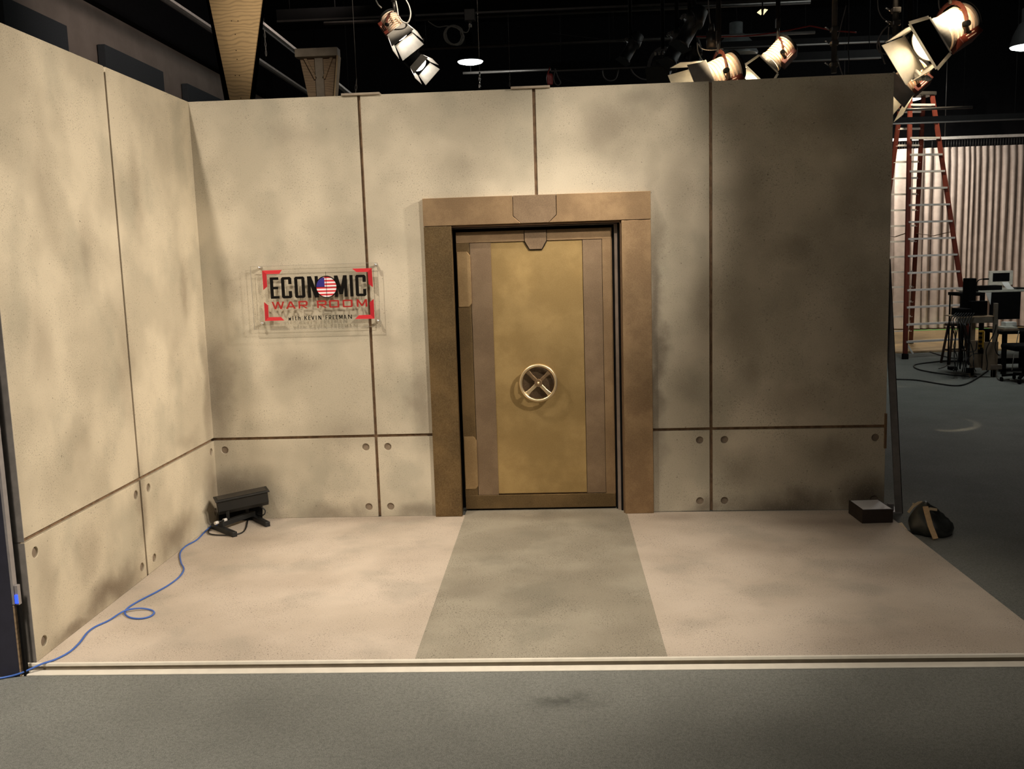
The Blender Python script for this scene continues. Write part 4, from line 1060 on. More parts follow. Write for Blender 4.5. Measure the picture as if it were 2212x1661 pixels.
# ================================================================== pendants
def pendant(u, v, y, rad, lab, lit=True, top=7.6):
    p = Q(u, v, y)
    t = thing('pendant_light', lab, 'pendant light', p, group='round high-bay pendant lights')
    MB().lathe([(rad, 0), (rad*.99, .012), (rad*.8, .16), (rad*.45, .30), (rad*.3, .32), (rad*.3, .50), (.02, .52)], 40).build('reflector_shade', M['pend_body'] if not lit else M['pipe_black'], t)
    MB().lathe([(rad*.97, -.001), (rad*.9, -.02), (rad*.5, -.045), (.001, -.055)], 40).build('glowing_diffuser' if lit else 'glass_diffuser', M['pendant'] if lit else M['pend_body'], t)
    MB().cyl((0, 0, .5), (0, 0, top-p.z), .012, n=8).build('stem', M['pipe_black'], t)
    if lit:
        l = bpy.data.lights.new('pendant_bulb', 'POINT'); l.energy = 60; l.shadow_soft_size = .2; l.color = (1, 1, .95)
        o = bpy.data.objects.new('pendant_bulb', l); COL.objects.link(o); o.location = p+Vector((0, 0, -.2))
pendant(1016, 133, 11.0, .24, 'lit round pendant over the middle of the wall, right of the coiled cable')
pendant(1962, 213, 14.0, .29, 'lit round pendant seen through the top of the ladder')
pendant(2215, 100, 7.0, .20, 'lit round pendant cut by the right edge of the picture')
pendant(1590, 117, 9.6, .36, 'unlit glass pendant between the two small lit lamps', lit=False)

# ================================================================== stage lamps
def fresnel(p, aim, S, lab, yoke_up=True, body='lampbody', glow='lens', watts=0, hang=None, doors=(1, 1, 1, 1), dang=.35, roll=0, wrap=False, cat='stage lamp', dark_face=False, doors_face=True, collar=0.0):
    """lamp aims along local -z; S is the body radius"""
    p = Vector(p); q = (Vector(aim)-p).to_track_quat('-Z', 'Y')
    t = thing('stage_lamp', lab, cat, p, (q.to_matrix().to_4x4() @ Matrix.Rotation(roll, 4, 'Z')).to_euler(), group='stage lamps hanging from the grid')
    L = S*2.3
    prof = [(S*.2, L*.62), (S*.55, L*.60), (S*.72, L*.52)]
    z = L*.50
    while z > -L*.30:
        prof += [(S*.93, z), (S*.93, z-S*.10), (S*.76, z-S*.12), (S*.76, z-S*.21)]; z -= S*.24
    prof += [(S, -L*.32), (S*1.02, -L*.40), (S*.95, -L*.42)]
    MB().lathe(prof, 36, smooth=False).build('ribbed_housing', M[body], t)
    MB().lathe([(S*.9, -L*.425), (S*.7, -L*.46), (S*.3, -L*.48), (.001, -L*.485)], 36).build('lens', M[glow], t)
    # flat underside ballast box with slots
    vl = q.to_matrix().inverted() @ (CAM-p); droll = math.atan2(-vl.x, vl.y) if doors_face else 0.0
    dl_ = q.to_matrix().inverted() @ Vector((.25, -.35, -1)); BR = Matrix.Rotation(math.atan2(dl_.x, -dl_.y), 4, 'Z')
    bxm = MB(); bxm.box(-S*.55, S*.55, -S*1.22, -S*.80, -L*.20, L*.46); bmesh.ops.transform(bxm.bm, matrix=BR, verts=bxm.bm.verts); u = bxm.build('lamp_access_box', M['redpaint'] if body == 'lampbody' else M[body], t, bevel=S*.04)
    mb = MB()
    for k in (-1, 1): mb.box(-S*.56, S*.56, -S*(1.02+.08*k)-S*.02, -S*(1.02+.08*k)+S*.02, -L*.02, L*.26)
    bmesh.ops.transform(mb.bm, matrix=BR, verts=mb.bm.verts)
    mb.build('vent_slots', M['lampbody'] if body == 'lampbody' else M['pipe'], u)
    MB().lathe([(S*.95, L*.53), (S*1.0, L*.54), (S*.98, L*.60), (S*.5, L*.66)], 30, smooth=False).build('rear_cap', M['blackgloss'], t)
    # barn doors
    fr0 = -L*.43-S*collar
    if collar: MB().lathe([(S*.98, -L*.44), (S*.98, -L*.43-S*collar), (S*.93, -L*.43-S*collar), (S*.93, -L*.44)], 28, smooth=False, close=True).build('front_collar', M['barn'], t)
    mb = MB(); rr_ = S*1.08
    for k in range(4):
        a = k*PI/2+droll; R_ = Matrix.Rotation(a, 3, 'Z')
        mb.bar(R_ @ Vector((-rr_, rr_, fr0)), R_ @ Vector((rr_, rr_, fr0)), S*.06, S*.10)
    mb.build('barn_door_frame', M['barn'] if body == 'lampbody' else M['pipe_black'], t)
    qm = q.to_matrix() @ Matrix.Rotation(roll, 3, 'Z'); tocam = (CAM-p).normalized()
    facing = max(range(4), key=lambda k: (qm @ (Matrix.Rotation(k*PI/2+droll, 3, 'Z') @ Vector((0, 1, 0)))).dot(tocam))
    for k in range(4):
        if not doors[k]: continue
        R_ = Matrix.Rotation(k*PI/2+droll, 3, 'Z'); w0, w1 = (rr_*.95, rr_*1.2) if k % 2 == 0 else (rr_*.85, rr_*.8)
        ln_ = S*(1.55-.2*(collar > 0)); dy = math.sin(dang)*ln_; dz = math.cos(dang)*ln_
        c4 = [Vector((-w0, rr_, fr0)), Vector((w0, rr_, fr0)), Vector((w1, rr_+dy, fr0-dz)), Vector((-w1, rr_+dy, fr0-dz))]
        mb = MB(); n_ = Vector((0, math.cos(dang), math.sin(dang)))*S*.03
        A = [mb.bm.verts.new(R_ @ c) for c in c4]; B = [mb.bm.verts.new(R_ @ (c+n_)) for c in c4]
        mb.bm.faces.new(A); mb.bm.faces.new(B[::-1])
        for j in range(4): mb.bm.faces.new((A[j], A[(j+1) % 4], B[(j+1) % 4], B[j]))
        bd = mb.build('barn_door', (M['black'] if k == facing and dark_face else M['barn']) if body == 'lampbody' else M['barn'], t)
        if k == facing and dark_face:
            mb = MB(); cm_ = sum(c4, Vector())/4
            for a_, b_ in zip(c4, c4[1:]+c4[:1]):
                mb.bar(R_ @ (a_+(a_-cm_)*.08-n_*.2), R_ @ (b_+(b_-cm_)*.08-n_*.2), S*.22, S*.03, tuple(R_ @ n_))
            mb.build('diffusion_edge', M['diffusion'], bd)
    # yoke, world-vertical hanger
    inv = (q.to_matrix() @ Matrix.Rotation(roll, 3, 'Z')).inverted()
    upl = inv @ Vector((0, 0, 1)); side = Vector((1, 0, 0))
    side = (side - upl*side.dot(upl)).normalized() if abs(side.dot(upl)) < .95 else Vector((0, 0, 1))
    yk = MB(); r_ = S*1.18; pts = []
    for k in range(13):
        a = PI*k/12
        pts.append(side*r_*math.cos(a)+upl*(r_*1.15*math.sin(a)))
    for a, b in zip(pts, pts[1:]): yk.bar(a, b, S*.22, S*.05, tuple(side.cross(upl)))
    yk.build('yoke', M['yoke'] if body == 'lampbody' else M['pipe_black'], t)
    for s_ in (-1, 1): MB().cyl(side*s_*r_*.85, side*s_*r_*1.12, S*.16, n=14).build('tilt_knob', M['black'], t)
    top = p.z + r_*1.15
    hz = hang if hang else top+.5
    st = MB(); st.cyl(upl*(r_*1.1), upl*(r_*1.15+.10), .014, n=12); st.bar(upl*(r_*1.15+.09), upl*(r_*1.15+.17), .04, .03, tuple(side))
    st.build('hanging_clamp', M['pipe'], t)
    st = MB(); st.cyl(upl*(r_*1.15+.15), upl*(hz-p.z), .021, n=12).build('drop_pipe', M['pipe_black'], t)
    if wrap:
        mb = MB(); n = 14; rows = []
        for i in range(n):
            f = i/(n-1); row = []
            for j in range(6):
                g = j/5
                p_ = Vector((-S*.5+S*1.9*f, -rr_-S*.15-S*.45*g-S*.18*math.sin(f*7+g*3), fr0-S*1.1+S*.9*f-S*.25*math.sin(g*4)))
                row.append(mb.bm.verts.new(p_))
            rows.append(row)
        for a, b in zip(rows, rows[1:]):
            for j in range(5):
                f_ = mb.bm.faces.new((a[j], a[j+1], b[j+1], b[j])); f_.smooth = True
        o = mb.build('diffusion_sheet', M['diffusion'], t); sd = o.modifiers.new('thickness', 'SOLIDIFY'); sd.thickness = .002
    if watts:
        l = bpy.data.lights.new('lamp_beam', 'SPOT'); l.energy = watts; l.color = (1, .8, .55); l.spot_size = 2.1; l.spot_blend = .6; l.shadow_soft_size = S*.6
        o = bpy.data.objects.new('lamp_beam', l); COL.objects.link(o); o.parent = t; o.location = (0, 0, -L*.55)
    return t
GR = 5.6
P6 = Q(2052, 62, -.25)
fresnel(P6, P6+Vector((-1.0, -.40, -.60)), .118, 'large lit stage lamp at the top right, with white diffusion on its barn doors', hang=GR, wrap=True, watts=11, dang=.16, dark_face=True, collar=.85)
P5 = Q(1962, 172, .75)
fresnel(P5, P5+Vector((-.9, -.15, -.75)), .105, 'lit stage lamp hanging right behind the right wall end', hang=GR, watts=30)
P4 = Q(1680, 118, 2.2)
fresnel(P4, P4+Vector((-1, -.1, -1.0)), .105, 'small lit stage lamp on its own, hanging right of the unlit pendant', hang=GR, watts=40, dark_face=True, dang=.16, collar=.6)
P3_ = Q(1552, 160, 1.6)
fresnel(P3_, P3_+Vector((-1, -.25, -.45)), .135, 'lit stage lamp half hidden behind the wall top, with an orange yoke', hang=GR, watts=30)
P1 = Q(853, 58, 2.2)
fresnel(P1, P1+Vector((.75, -.45, -1.1)), .095, 'red ribbed stage lamp at upper left with pale barn doors tilted down', hang=GR, glow='lens_dim', dang=.25)
P1b = Q(897, 130, 3.4)
fresnel(P1b, P1b+Vector((.85, -.6, -.9)), .085, 'dark stage lamp hanging just below the red ribbed one', body='blackgloss', hang=GR, glow='lens_dim', dang=.3)

def ellipsoidal(p, aim, S, lab, hang):
    p = Vector(p); q = (Vector(aim)-p).to_track_quat('-Z', 'Y')
    t = thing('black_spotlight', lab, 'stage lamp', p, q.to_euler(), group='black spotlights in the cluster')
    MB().lathe([(S*.3, S*2.4), (S*.8, S*2.2), (S*.95, S*1.2), (S, S*.9), (S, S*.6), (S*.72, S*.55), (S*.72, -S*1.6), (S*.80, -S*1.62), (S*.80, -S*2.0), (S*.74, -S*2.0)], 28).build('barrel', M['blackgloss'], t)
    MB().lathe([(S*.73, -S*1.95), (S*.4, -S*2.0), (.001, -S*2.02)], 24).build('lens', M['screen'], t)
    inv = q.to_matrix().inverted(); upl = inv @ Vector((0, 0, 1)); side = Vector((1, 0, 0))
    side = (side-upl*side.dot(upl)).normalized()
    yk = MB(); pts = [side*S*1.15*math.cos(PI*k/10)+upl*S*1.6*math.sin(PI*k/10) for k in range(11)]
    for a, b in zip(pts, pts[1:]): yk.bar(a, b, S*.28, S*.06, tuple(side.cross(upl)))
    yk.build('yoke', M['blackgloss'], t)
    MB().cyl(upl*S*1.55, upl*(hang-p.z), .02, n=10).build('drop_pipe', M['pipe_black'], t)
    mb = MB()
    for k in range(3): mb.box(-S*.1+k*S*.3, k*S*.3+S*.05, S*.98, S*1.25, S*.5, S*.9)
    mb.build('shutter_handles', M['chrome'], t)
    MB().box(-S*.9, S*.9, -S*.9, S*.9, -S*2.06, -S*2.0).build('gel_frame', M['blackgloss'], t)
p = Q(1490, 62, 2.4); ellipsoidal(p, p+Vector((-.6, -.2, -1)), .095, 'black spotlight, upper one of the dark cluster left of the orange yoke', GR)
p = Q(1462, 100, 2.8); ellipsoidal(p, p+Vector((-.55, -.3, -1)), .10, 'black spotlight, middle one of the dark cluster, tilted left', GR)
p = Q(1500, 128, 3.0); ellipsoidal(p, p+Vector((.05, -.4, -1)), .09, 'black spotlight pointing down, lowest right of the dark cluster', GR)
p = Q(1432, 150, 3.2); ellipsoidal(p, p+Vector((-.3, -.9, -.5)), .13, 'black spotlight with a square front frame, lowest left of the dark cluster', GR)
p = Q(1362, 105, 4.5); ellipsoidal(p, p+Vector((-.6, -.2, -1)), .085, 'slim black spotlight hanging apart, left of the dark cluster', GR)
# empty drop pipes with clamps
def drop(u, v0, v1, y, lab, rr=.022):
    a, b = Q(u, v0, y), Q(u, v1, y)
    t = thing('drop_pipe', lab, 'pipe', (a.x, y, b.z), group='vertical drop pipes')
    MB().cyl((0, 0, 0), (0, 0, GR-b.z), rr, n=12).build('pipe_tube', M['pipe'], t)
    h = a.z-b.z
    for f in (.15, .55, .8):
        MB().box(-rr*1.3, rr*1.3, -rr*1.3, rr*1.3, h*f-.018, h*f+.018).build('clamp', M['pipe'], t, bevel=.006)
        MB().cyl((-rr*1.8, 0, h*f), (-rr*3.4, -.01, h*f+.02), .007, n=8).build('clamp_screw', M['chrome'], t)
drop(1803, 40, 158, 1.0, 'empty vertical drop pipe with chrome clamps, between the small lamp and the wall end')
drop(1936, 0, 112, .35, 'vertical drop pipe with clamps above the corner lamp')
cap = at(1536, 85, 'y', 2.0)
t = thing('pipe_counterweight', 'grey cylinder on the drop rod right above the orange yoke', 'pipe fitting', Q(1537, 104, 1.75))
MB().cyl((0, 0, 0), (0, 0, .13), .045, n=20).build('cylinder_body', M['pipe'], t)
MB().cyl((0, 0, .13), (0, 0, .20), .03, .02, n=16).build('cylinder_neck', M['pipe'], t)
MB().tube([(-.11, 0, .04), (-.08, 0, -.0), (0, 0, -.015), (.10, 0, -.005)], .008, 8).build('hook_arm', M['chrome'], t)
# small orange-lit work lamp on the raceway
p = Q(1647, 24, 4.9)
t = thing('twin_work_light', 'tiny twin-headed yellow light on the top raceway at the right', 'light fixture', p)
MB().prism([(-.06, -.01), (-.02, .02), (-.015, -.04)], -.02, .02).build('lamp_head', emis('work_lamp', (1, .85, .5), 1.2), t)
MB().prism([(.06, .01), (.02, .02), (.015, -.04)], -.02, .02).build('lamp_head', emis('work_lamp', (1, .85, .5), 1.2), t)
MB().cyl((0, 0, -.03), (0, 0, .1), .008, n=8).build('lamp_bracket', M['black'], t)
# unseen narrow spots added to brighten the hanging lamps
spot(P6+Vector((-1.0, -2.2, 1.2)), P6, 2600, (1, .80, .54), 5.5, .5, .05)
spot(P5+Vector((-.8, -1.6, 1.9)), P5+Vector((.05, 0, -.02)), 2000, (1, .80, .54), 5.5, .5, .05)
spot(P4+Vector((-1.2, -2.0, 1.6)), P4, 2400, (1, .80, .54), 5.5, .5, .05)
spot(P3_+Vector((-.9, -1.9, 1.7)), P3_, 1500, (1, .80, .54), 7, .5, .05)
spot(P1+Vector((1.6, -1.8, 1.6)), P1, 700, (1, .86, .7), 9, .5, .05)
spot(P1b+Vector((1.8, -1.8, 1.6)), P1b, 120, (1, .86, .7), 12, .5, .05)

# ================================================================== curtain, wood floor
CY = 14.8
cx0, cx1 = 8.6, 14.2
ct = Q(2000, 320, CY).z
cu = thing('stage_curtain', 'long pale pleated curtain hanging at the far back, right of the set', 'curtain', ((cx0+cx1)/2, CY, 0))
mb = MB(); nx, nz = 1000, 14
random.seed(3)
amp = []
x = cx0; ph = 0; wv = []
for i in range(nx+1):
    X = cx0+(cx1-cx0)*i/nx
    dens = 42 if X > 10.75 else (30 if X < 9.9 else 18)
    ph += dens*(cx1-cx0)/nx*(1+.9*mnoise.noise(Vector((X*2.5, 0, 3))))
    wv.append((X, ph))
rows = []
for j in range(nz+1):
    f = j/nz; z = .02+(ct-.02)*f; row = []
    for (X, ph) in wv:
        a = .105+.06*mnoise.noise(Vector((X*1.7, 5, 0)))
        n2 = mnoise.noise(Vector((X*6, z*.5, 1)))
        pp_ = ph+1.2*mnoise.noise(Vector((X*1.1, z*.35, 9)))*(1-f)*2
        y = a*(.8-1.6*abs(math.sin(pp_/2))**.5 + .5*n2)*(1.15-.45*f)
        if f > .93: y *= .6
        row.append(mb.bm.verts.new((X-(cx0+cx1)/2+.03*n2*(1-f), y, z)))
    rows.append(row)
for A, B in zip(rows, rows[1:]):
    for i in range(nx):
        f_ = mb.bm.faces.new((A[i], A[i+1], B[i+1], B[i])); f_.smooth = True
mb.build('curtain_cloth', M['curtain'], cu)
tz = Q(2000, 300, CY).z
MB().box(-(cx1-cx0)/2, (cx1-cx0)/2, -.04, .04, tz-.03, tz+.03).build('curtain_track', M['white_rail'], cu)
rk = MB()
for i in range(95):
    X = (cx0-(cx0+cx1)/2)+(cx1-cx0)*(i+.5)/95
    if 10.75 < X+(cx0+cx1)/2 < 11.2 and i % 3: continue
    rk.cyl((X, 0, ct-.03), (X, 0, tz-.03), .006, n=5)
rr = rk.build('curtain_hooks', M['pipe'], cu); rr['kind'] = 'stuff'
for X in (-2.4, -.2, 1.6): MB().cyl((X, 0, tz), (X, 0, 7.6), .01, n=6).build('hanger_rod', M['pipe'], cu)
wf0 = 10.35
wf = thing('wooden_floor', 'pale wooden stage floor at the far right below the curtain', 'stage floor', (11, 12.8, FZ))
mb = MB(); mb.box(-3.5, 3.5, wf0-12.8, 2.6, 0, .03); mb.build('floor_boards', M['woodfloor'], wf)
MB().box(-3.5, 3.5, wf0-12.8-.04, wf0-12.8, 0, .026).build('front_edge', M['lumber'], wf)
recentre(one('green_tape_strip', MB().box(9.2, 12.2, 14.45, 14.62, FZ+.0305, FZ+.034), M['green'], 'green strip on the wooden floor along the foot of the curtain', 'tape'))

# ================================================================== stepladder
Pf = [at(1955, 776, 'z', FZ), at(2098, 768, 'z', FZ), at(1967, 745, 'z', FZ), at(1876, 749, 'z', FZ)]
topc = (Pf[0]+Pf[1]+Pf[2]+Pf[3])/4
tA = at(1953, 206, 'y', topc.y-.15); tB = at(2008, 203, 'y', topc.y+.15)
zt = (tA.z+tB.z)/2
base = Vector((topc.x, topc.y, FZ))
ld = thing('stepladder', 'tall red-orange fibreglass stepladder with aluminium steps, far right by the curtain', 'ladder', base)
fA, fB, rB, rA = [p-base for p in Pf]
fdir = (fB-fA).normalized()
tcen = Vector(((tA.x+tB.x)/2, (tA.y+tB.y)/2, zt))-base
hwt = .21
side_ = Vector((fdir.x, fdir.y, 0)).normalized(); fwd = Vector((-side_.y, side_.x, 0))
tfA, tfB = tcen-side_*hwt-fwd*.12, tcen+side_*hwt-fwd*.12
trA, trB = tcen-side_*hwt+fwd*.12, tcen+side_*hwt+fwd*.12
for nm, a, b in (('front_rail', fA, tfA), ('front_rail', fB, tfB), ('rear_rail', rA, trA), ('rear_rail', rB, trB)):
    MB().bar(a+Vector((0, 0, .02)), b, .075, .035, tuple(fwd)).build(nm, M['fiberglass'], ld)
    MB().bar(a, a+(b-a)*.02, .09, .06, tuple(fwd)).build('rubber_foot', M['black'], ld)
MB().bar(tcen-side_*.28, tcen+side_*.28, .32, .06).build('top_cap', M['pipe'], ld, bevel=.01)
NS = 15
for k in range(NS):
    f = (k+1)/(NS+.7)
    a = fA.lerp(tfA, f); b = fB.lerp(tfB, f)
    MB().bar(a, b, .085, .032, (0, 0, 1)).build('step', M['alu'], ld)
    a = rA.lerp(trA, f*.985); b = rB.lerp(trB, f*.985)
    MB().bar(a, b, .03, .032, (0, 0, 1)).build('rear_crossbar', M['alu'], ld)
for s0_, s1_ in ((fA.lerp(tfA, .065), fA.lerp(fB, .12).lerp(tfA.lerp(tfB, .12), .018)), (fB.lerp(tfB, .065), fB.lerp(fA, .12).lerp(tfB.lerp(tfA, .12), .018)),
                 (rA.lerp(trA, .12), rA.lerp(rB, .12).lerp(trA.lerp(trB, .12), .06)), (rB.lerp(trB, .12), rB.lerp(rA, .12).lerp(trB.lerp(trA, .12), .06))):
    MB().bar(s0_, s1_, .03, .01, tuple(fwd)).build('corner_brace', M['alu'], ld)
for a, b, c_, d_ in ((fA, tfA, rA, trA), (fB, tfB, rB, trB)):
    p = a.lerp(b, .47); q_ = c_.lerp(d_, .47); m_ = (p+q_)/2+Vector((0, 0, -.06))
    MB().bar(p, m_, .03, .008).bar(m_, q_, .03, .008).build('spreader', M['rev_brown'], ld)

# ================================================================== desk clutter at the far right
YD = 6.9
def R3(u0, v0, u1, v1, y, dep, o):
    a, b = Q(u0, v1, y), Q(u1, v0, y)
    return (a.x-o.x, b.x-o.x, 0, dep, a.z-o.z, b.z-o.z)
def rbox(name, u0, v0, u1, v1, y, dep, m, lab, cat, group=None, bevel=.004):
    o = MB().box(*R3(u0, v0, u1, v1, y, dep, Vector((0, 0, 0)))).build(name, M[m], bevel=bevel)
    for v in o.data.vertices: v.co.y += y
    recentre(o); return tag(o, lab, cat, group)
# work cart of pale lumber
o = Vector((Q(2128, 800, YD).x, YD, FZ))
wc = thing('lumber_cart', 'rough pale wooden cart with cables draped over it, right of the ladder foot', 'cart', o)
def cbox(nm, u0, v0, u1, v1, y, dep, m, par=wc, org=None, bevel=.003):
    org = o if org is None else org
    a = R3(u0, v0, u1, v1, y, dep, org)
    return MB().box(a[0], a[1], y-org.y, y-org.y+dep, a[4], a[5]).build(nm, M[m], par, bevel=bevel)
cbox('corner_post', 2143, 655, 2157, 818, YD, .05, 'lumber_grey')
cbox('corner_post', 2096, 690, 2108, 812, YD+.05, .05, 'cardboard')
cbox('shelf_rail', 2070, 685, 2145, 699, YD+.02, .04, 'lumber_grey')
cbox('side_panel', 2096, 735, 2122, 795, YD-.01, .02, 'cardboard')
cbox('side_panel', 2122, 738, 2157, 800, YD-.02, .02, 'cardboard')
cbox('shelf_board', 2075, 683, 2156, 687, YD+.02, .58, 'ply_dark')
cbox('corner_post', 2150, 690, 2157, 800, YD+.55, .05, 'lumber_grey')
cbox('caster_block', 2090, 795, 2098, 806, YD, .05, 'black')
a = Q(2147, 835, 6.2)
cbox('foot_plate', 2140, 788, 2165, 798, YD-.03, .04, 'rev_grey')
for (u0, u1, yy) in ((2143, 2157, YD), (2096, 2108, YD+.05)):
    a = R3(u0, 700, u1, 818, yy, .05, o)
    MB().box(a[0], a[1], yy-o.y, yy-o.y+.05, .0, .2).build('lower_post', M['lumber_grey'], wc)
# equipment on the cart
ztop = Q(2100, 683, YD+.02).z
def on(name, u0, v0, u1, y, dep, m, lab, cat, bevel=.005, v1=683):
    a, b = Q(u0, v1, y), Q(u1, v0, y)
    ob = MB().box(a.x, b.x, y, y+dep, ztop+.001, b.z).build(name, M[m], bevel=bevel); recentre(ob); return tag(ob, lab, cat)
on('amplifier_case', 2077, 667, 2100, YD+.05, .35, 'black', 'low black equipment case at the left end of the cart', 'equipment case')
on('monitor_rear', 2098, 650, 2134, YD+.12, .12, 'black', 'black box monitor standing on the cart beside the wooden post', 'monitor')
# black speaker tower on a small black table
t = thing('black_side_table', 'small black tube-frame table behind the cart near the loudspeaker', 'table', (Q(2105, 800, 7.9).x, 7.9, FZ))
org = Vector((Q(2105, 800, 7.9).x, 7.9, FZ))
cbox('table_top', 2077, 632, 2128, 640, 7.9, .5, 'black', t, org)
for u in (2077, 2124):
    a = R3(u, 640, u+4, 700, 7.9, .03, org)
    MB().box(a[0], a[1], 0, .03, 0, a[5]).build('leg', M['black'], t)
    MB().box(a[0], a[1], .45, .48, 0, a[5]).build('leg', M['black'], t)
on('loudspeaker', 2090, 601, 2110, YD+.34, .2, 'black', 'tall black loudspeaker left of the desk monitor', 'speaker', .008)
# console desk with white cloth
od = Vector((Q(2190, 800, 8.2).x, 8.2, FZ))
dkk = thing('console_desk', 'black-fronted control desk with a pale top at the right edge', 'desk', od)
dz_ = Q(2160, 627, 8.2).z-FZ
xl, xr = Q(2112, 627, 8.2).x-od.x, Q(2290, 627, 8.2).x-od.x
MB().box(xl, xr, 0, .8, dz_-.03, dz_).build('desk_top', M['beige'], dkk, bevel=.004)
MB().box(Q(2140, 640, 8.2).x-od.x, Q(2205, 640, 8.2).x-od.x, .0, .03, Q(2160, 690, 8.2).z-FZ, dz_-.03).build('modesty_panel', M['black'], dkk)
for x_ in (xl+.1, xr-.1):
    for y_ in (.03, .74): MB().box(x_-.03, x_+.03, y_, y_+.05, 0, dz_-.03).build('leg', M['black'], dkk)
MB().prism([(Q(2128, 640, 8.2).x-od.x, dz_-.03), (Q(2140, 640, 8.2).x-od.x, dz_-.22), (Q(2141, 640, 8.2).x-od.x, dz_-.03)], -.006, -.001).build('cloth_corner', M['paper'], dkk)
def ondesk(u0, v0, u1, y, dep, nm, m, lab, cat, h=None, bevel=.004):
    a, b = Q(u0, 620, y), Q(u1, v0, y)
    ob = MB().box(a.x, b.x, y, y+dep, dz_+FZ+.001, dz_+FZ+h if h else b.z).build(nm, M[m], bevel=bevel); recentre(ob); return tag(ob, lab, cat)
ondesk(2118, 0, 2190, 8.28, .25, 'lighting_console', 'black', 'low dark control console lying on the desk in front of the monitor', 'control console', h=.07)
ondesk(2196, 0, 2240, 8.30, .2, 'keyboard', 'blackgloss', 'dark keyboard on the desk at the right edge of the picture', 'keyboard', h=.03)
mo = Vector((Q(2164, 600, 8.65).x, 8.65, dz_+FZ+.001))
mn = thing('desk_monitor', 'beige-framed flat monitor with a black screen on the desk', 'monitor', mo)
a = R3(2137, 584, 2189, 613, 8.65, .04, mo)
MB().box(a[0], a[1], 0, .05, .06, a[5]).build('monitor_frame', M['beige'], mn, bevel=.006)
a2 = R3(2144, 589, 2181, 611, 8.65, .01, mo)
MB().box(a2[0], a2[1], -.004, .0, .12, a2[5]).build('screen', M['screen'], mn)
MB().box(-.12, .12, -.03, .15, 0, .015).build('monitor_stand', M['beige'], mn, bevel=.004)
MB().box(-.03, .03, .02, .05, .01, .10).build('stand_neck', M['beige'], mn)
lo_ = Vector((Q(2114, 620, 8.15).x, 8.22, dz_+FZ+.001))
gl = thing('gooseneck_lamp', 'thin black gooseneck light clipped on the desk beside the loudspeaker', 'lamp', lo_)
MB().tube([(0, 0, 0), (.0, 0, .12), (.04, 0, .17), (.12, 0, .18)], .008, 6).build('flexible_arm', M['black'], gl)
MB().box(.10, .18, -.015, .015, .165, .19).build('lamp_head', M['black'], gl, bevel=.004)
MB().cyl((0, 0, 0), (0, 0, .02), .03, n=14).build('lamp_base', M['black'], gl)
pp = [(2164, 609), (2178, 609), (2183, 616), (2191, 625), (2178, 625), (2169, 620)]
mb = MB(); a0_ = []
P_ = [Q(u, v, 8.27-.0*i) for i, (u, v) in enumerate(pp)]
pc = [Vector((p.x, 8.27-.01*i, max(p.z, dz_+FZ+.075 if i < 3 else dz_+FZ+.004))) for i, p in enumerate(P_)]
r1_ = [Q(2164, 609, 8.33), Q(2178, 609, 8.33)]; r2_ = [Q(2168, 617, 8.26), Q(2183, 617, 8.26)]; r3_ = [Q(2177, 625, 8.22), Q(2191, 624, 8.22)]
rows = [[mb.bm.verts.new(p) for p in r] for r in (r1_, r2_, r3_)]
for A, B in zip(rows, rows[1:]): mb.bm.faces.new((A[0], A[1], B[1], B[0]))
ob = mb.build('paper_sheet', M['paper']); recentre(ob); s_ = ob.modifiers.new('thickness', 'SOLIDIFY'); s_.thickness = .002
tag(ob, 'white sheet of paper draped over the desk edge before the monitor', 'paper')
# lower work table with papers
ol = Vector((Q(2188, 800, 7.2).x, 7.2, FZ))
lt = thing('work_table', 'low black metal work table in front of the desk, loaded with papers', 'table', ol)
lz = Q(2180, 716, 7.2).z-FZ
x0_, x1_ = Q(2163, 716, 7.2).x-ol.x, Q(2260, 716, 7.2).x-ol.x
MB().box(x0_, x1_, 0, .6, lz-.04, lz).build('table_top', M['black'], lt, bevel=.003)
for x_ in (x0_+.06, x1_-.06):
    for y_ in (.0, .55): MB().box(x_-.03, x_+.03, y_, y_+.04, 0, lz-.04).build('leg', M['black'], lt)
MB().box(x0_, x1_, .25, .31, .12, .20).build('cross_rail', M['black'], lt)
MB().box(x0_, x1_, .0, .04, .04, .08).build('floor_bar', M['black'], lt)
def ontable(u0, u1, y, dep, h, nm, m, lab, cat, z0=0):
    a, b = Q(u0, 716, y), Q(u1, 716, y)
    ob = MB().box(a.x, b.x, y, y+dep, lz+FZ+.001+z0, lz+FZ+.001+z0+h).build(nm, M[m], bevel=.003); recentre(ob); return tag(ob, lab, cat)
ontable(2168, 2202, 7.25, .3, .03, 'binder', 'cardboard', 'brown flat binder, lowest in the pile on the low work table', 'binder')
ontable(2170, 2198, 7.27, .25, .025, 'paper_stack', 'beige', 'pale paper stack lying on the brown binder', 'papers', z0=.0312)
ontable(2172, 2196, 7.40, .15, .06, 'white_carton', 'paper', 'white carton on top of the paper pile on the low table', 'box', z0=.0575)
# stool
os_ = Vector((Q(2064, 735, 8.6).x, 8.6, FZ))
st = thing('wooden_stool', 'brown wooden stool partly hidden behind the ladder foot and cables', 'stool', os_)
zs = .62
MB().lathe([(.0, zs), (.17, zs), (.175, zs+.015), (.165, zs+.035), (.0, zs+.035)], 24).build('seat', M['stool'], st)
for k in range(4):
    a = PI/4+k*PI/2
    MB().cyl((.22*math.cos(a), .22*math.sin(a), 0), (.12*math.cos(a), .12*math.sin(a), zs), .02, n=10).build('leg', M['stool'], st)
mb = MB()
for k in range(4):
    a, b = PI/4+k*PI/2, PI/4+(k+1)*PI/2
    mb.cyl((.185*math.cos(a), .185*math.sin(a), .22), (.185*math.cos(b), .185*math.sin(b), .22), .011, n=8)
mb.build('stretchers', M['stool'], st)
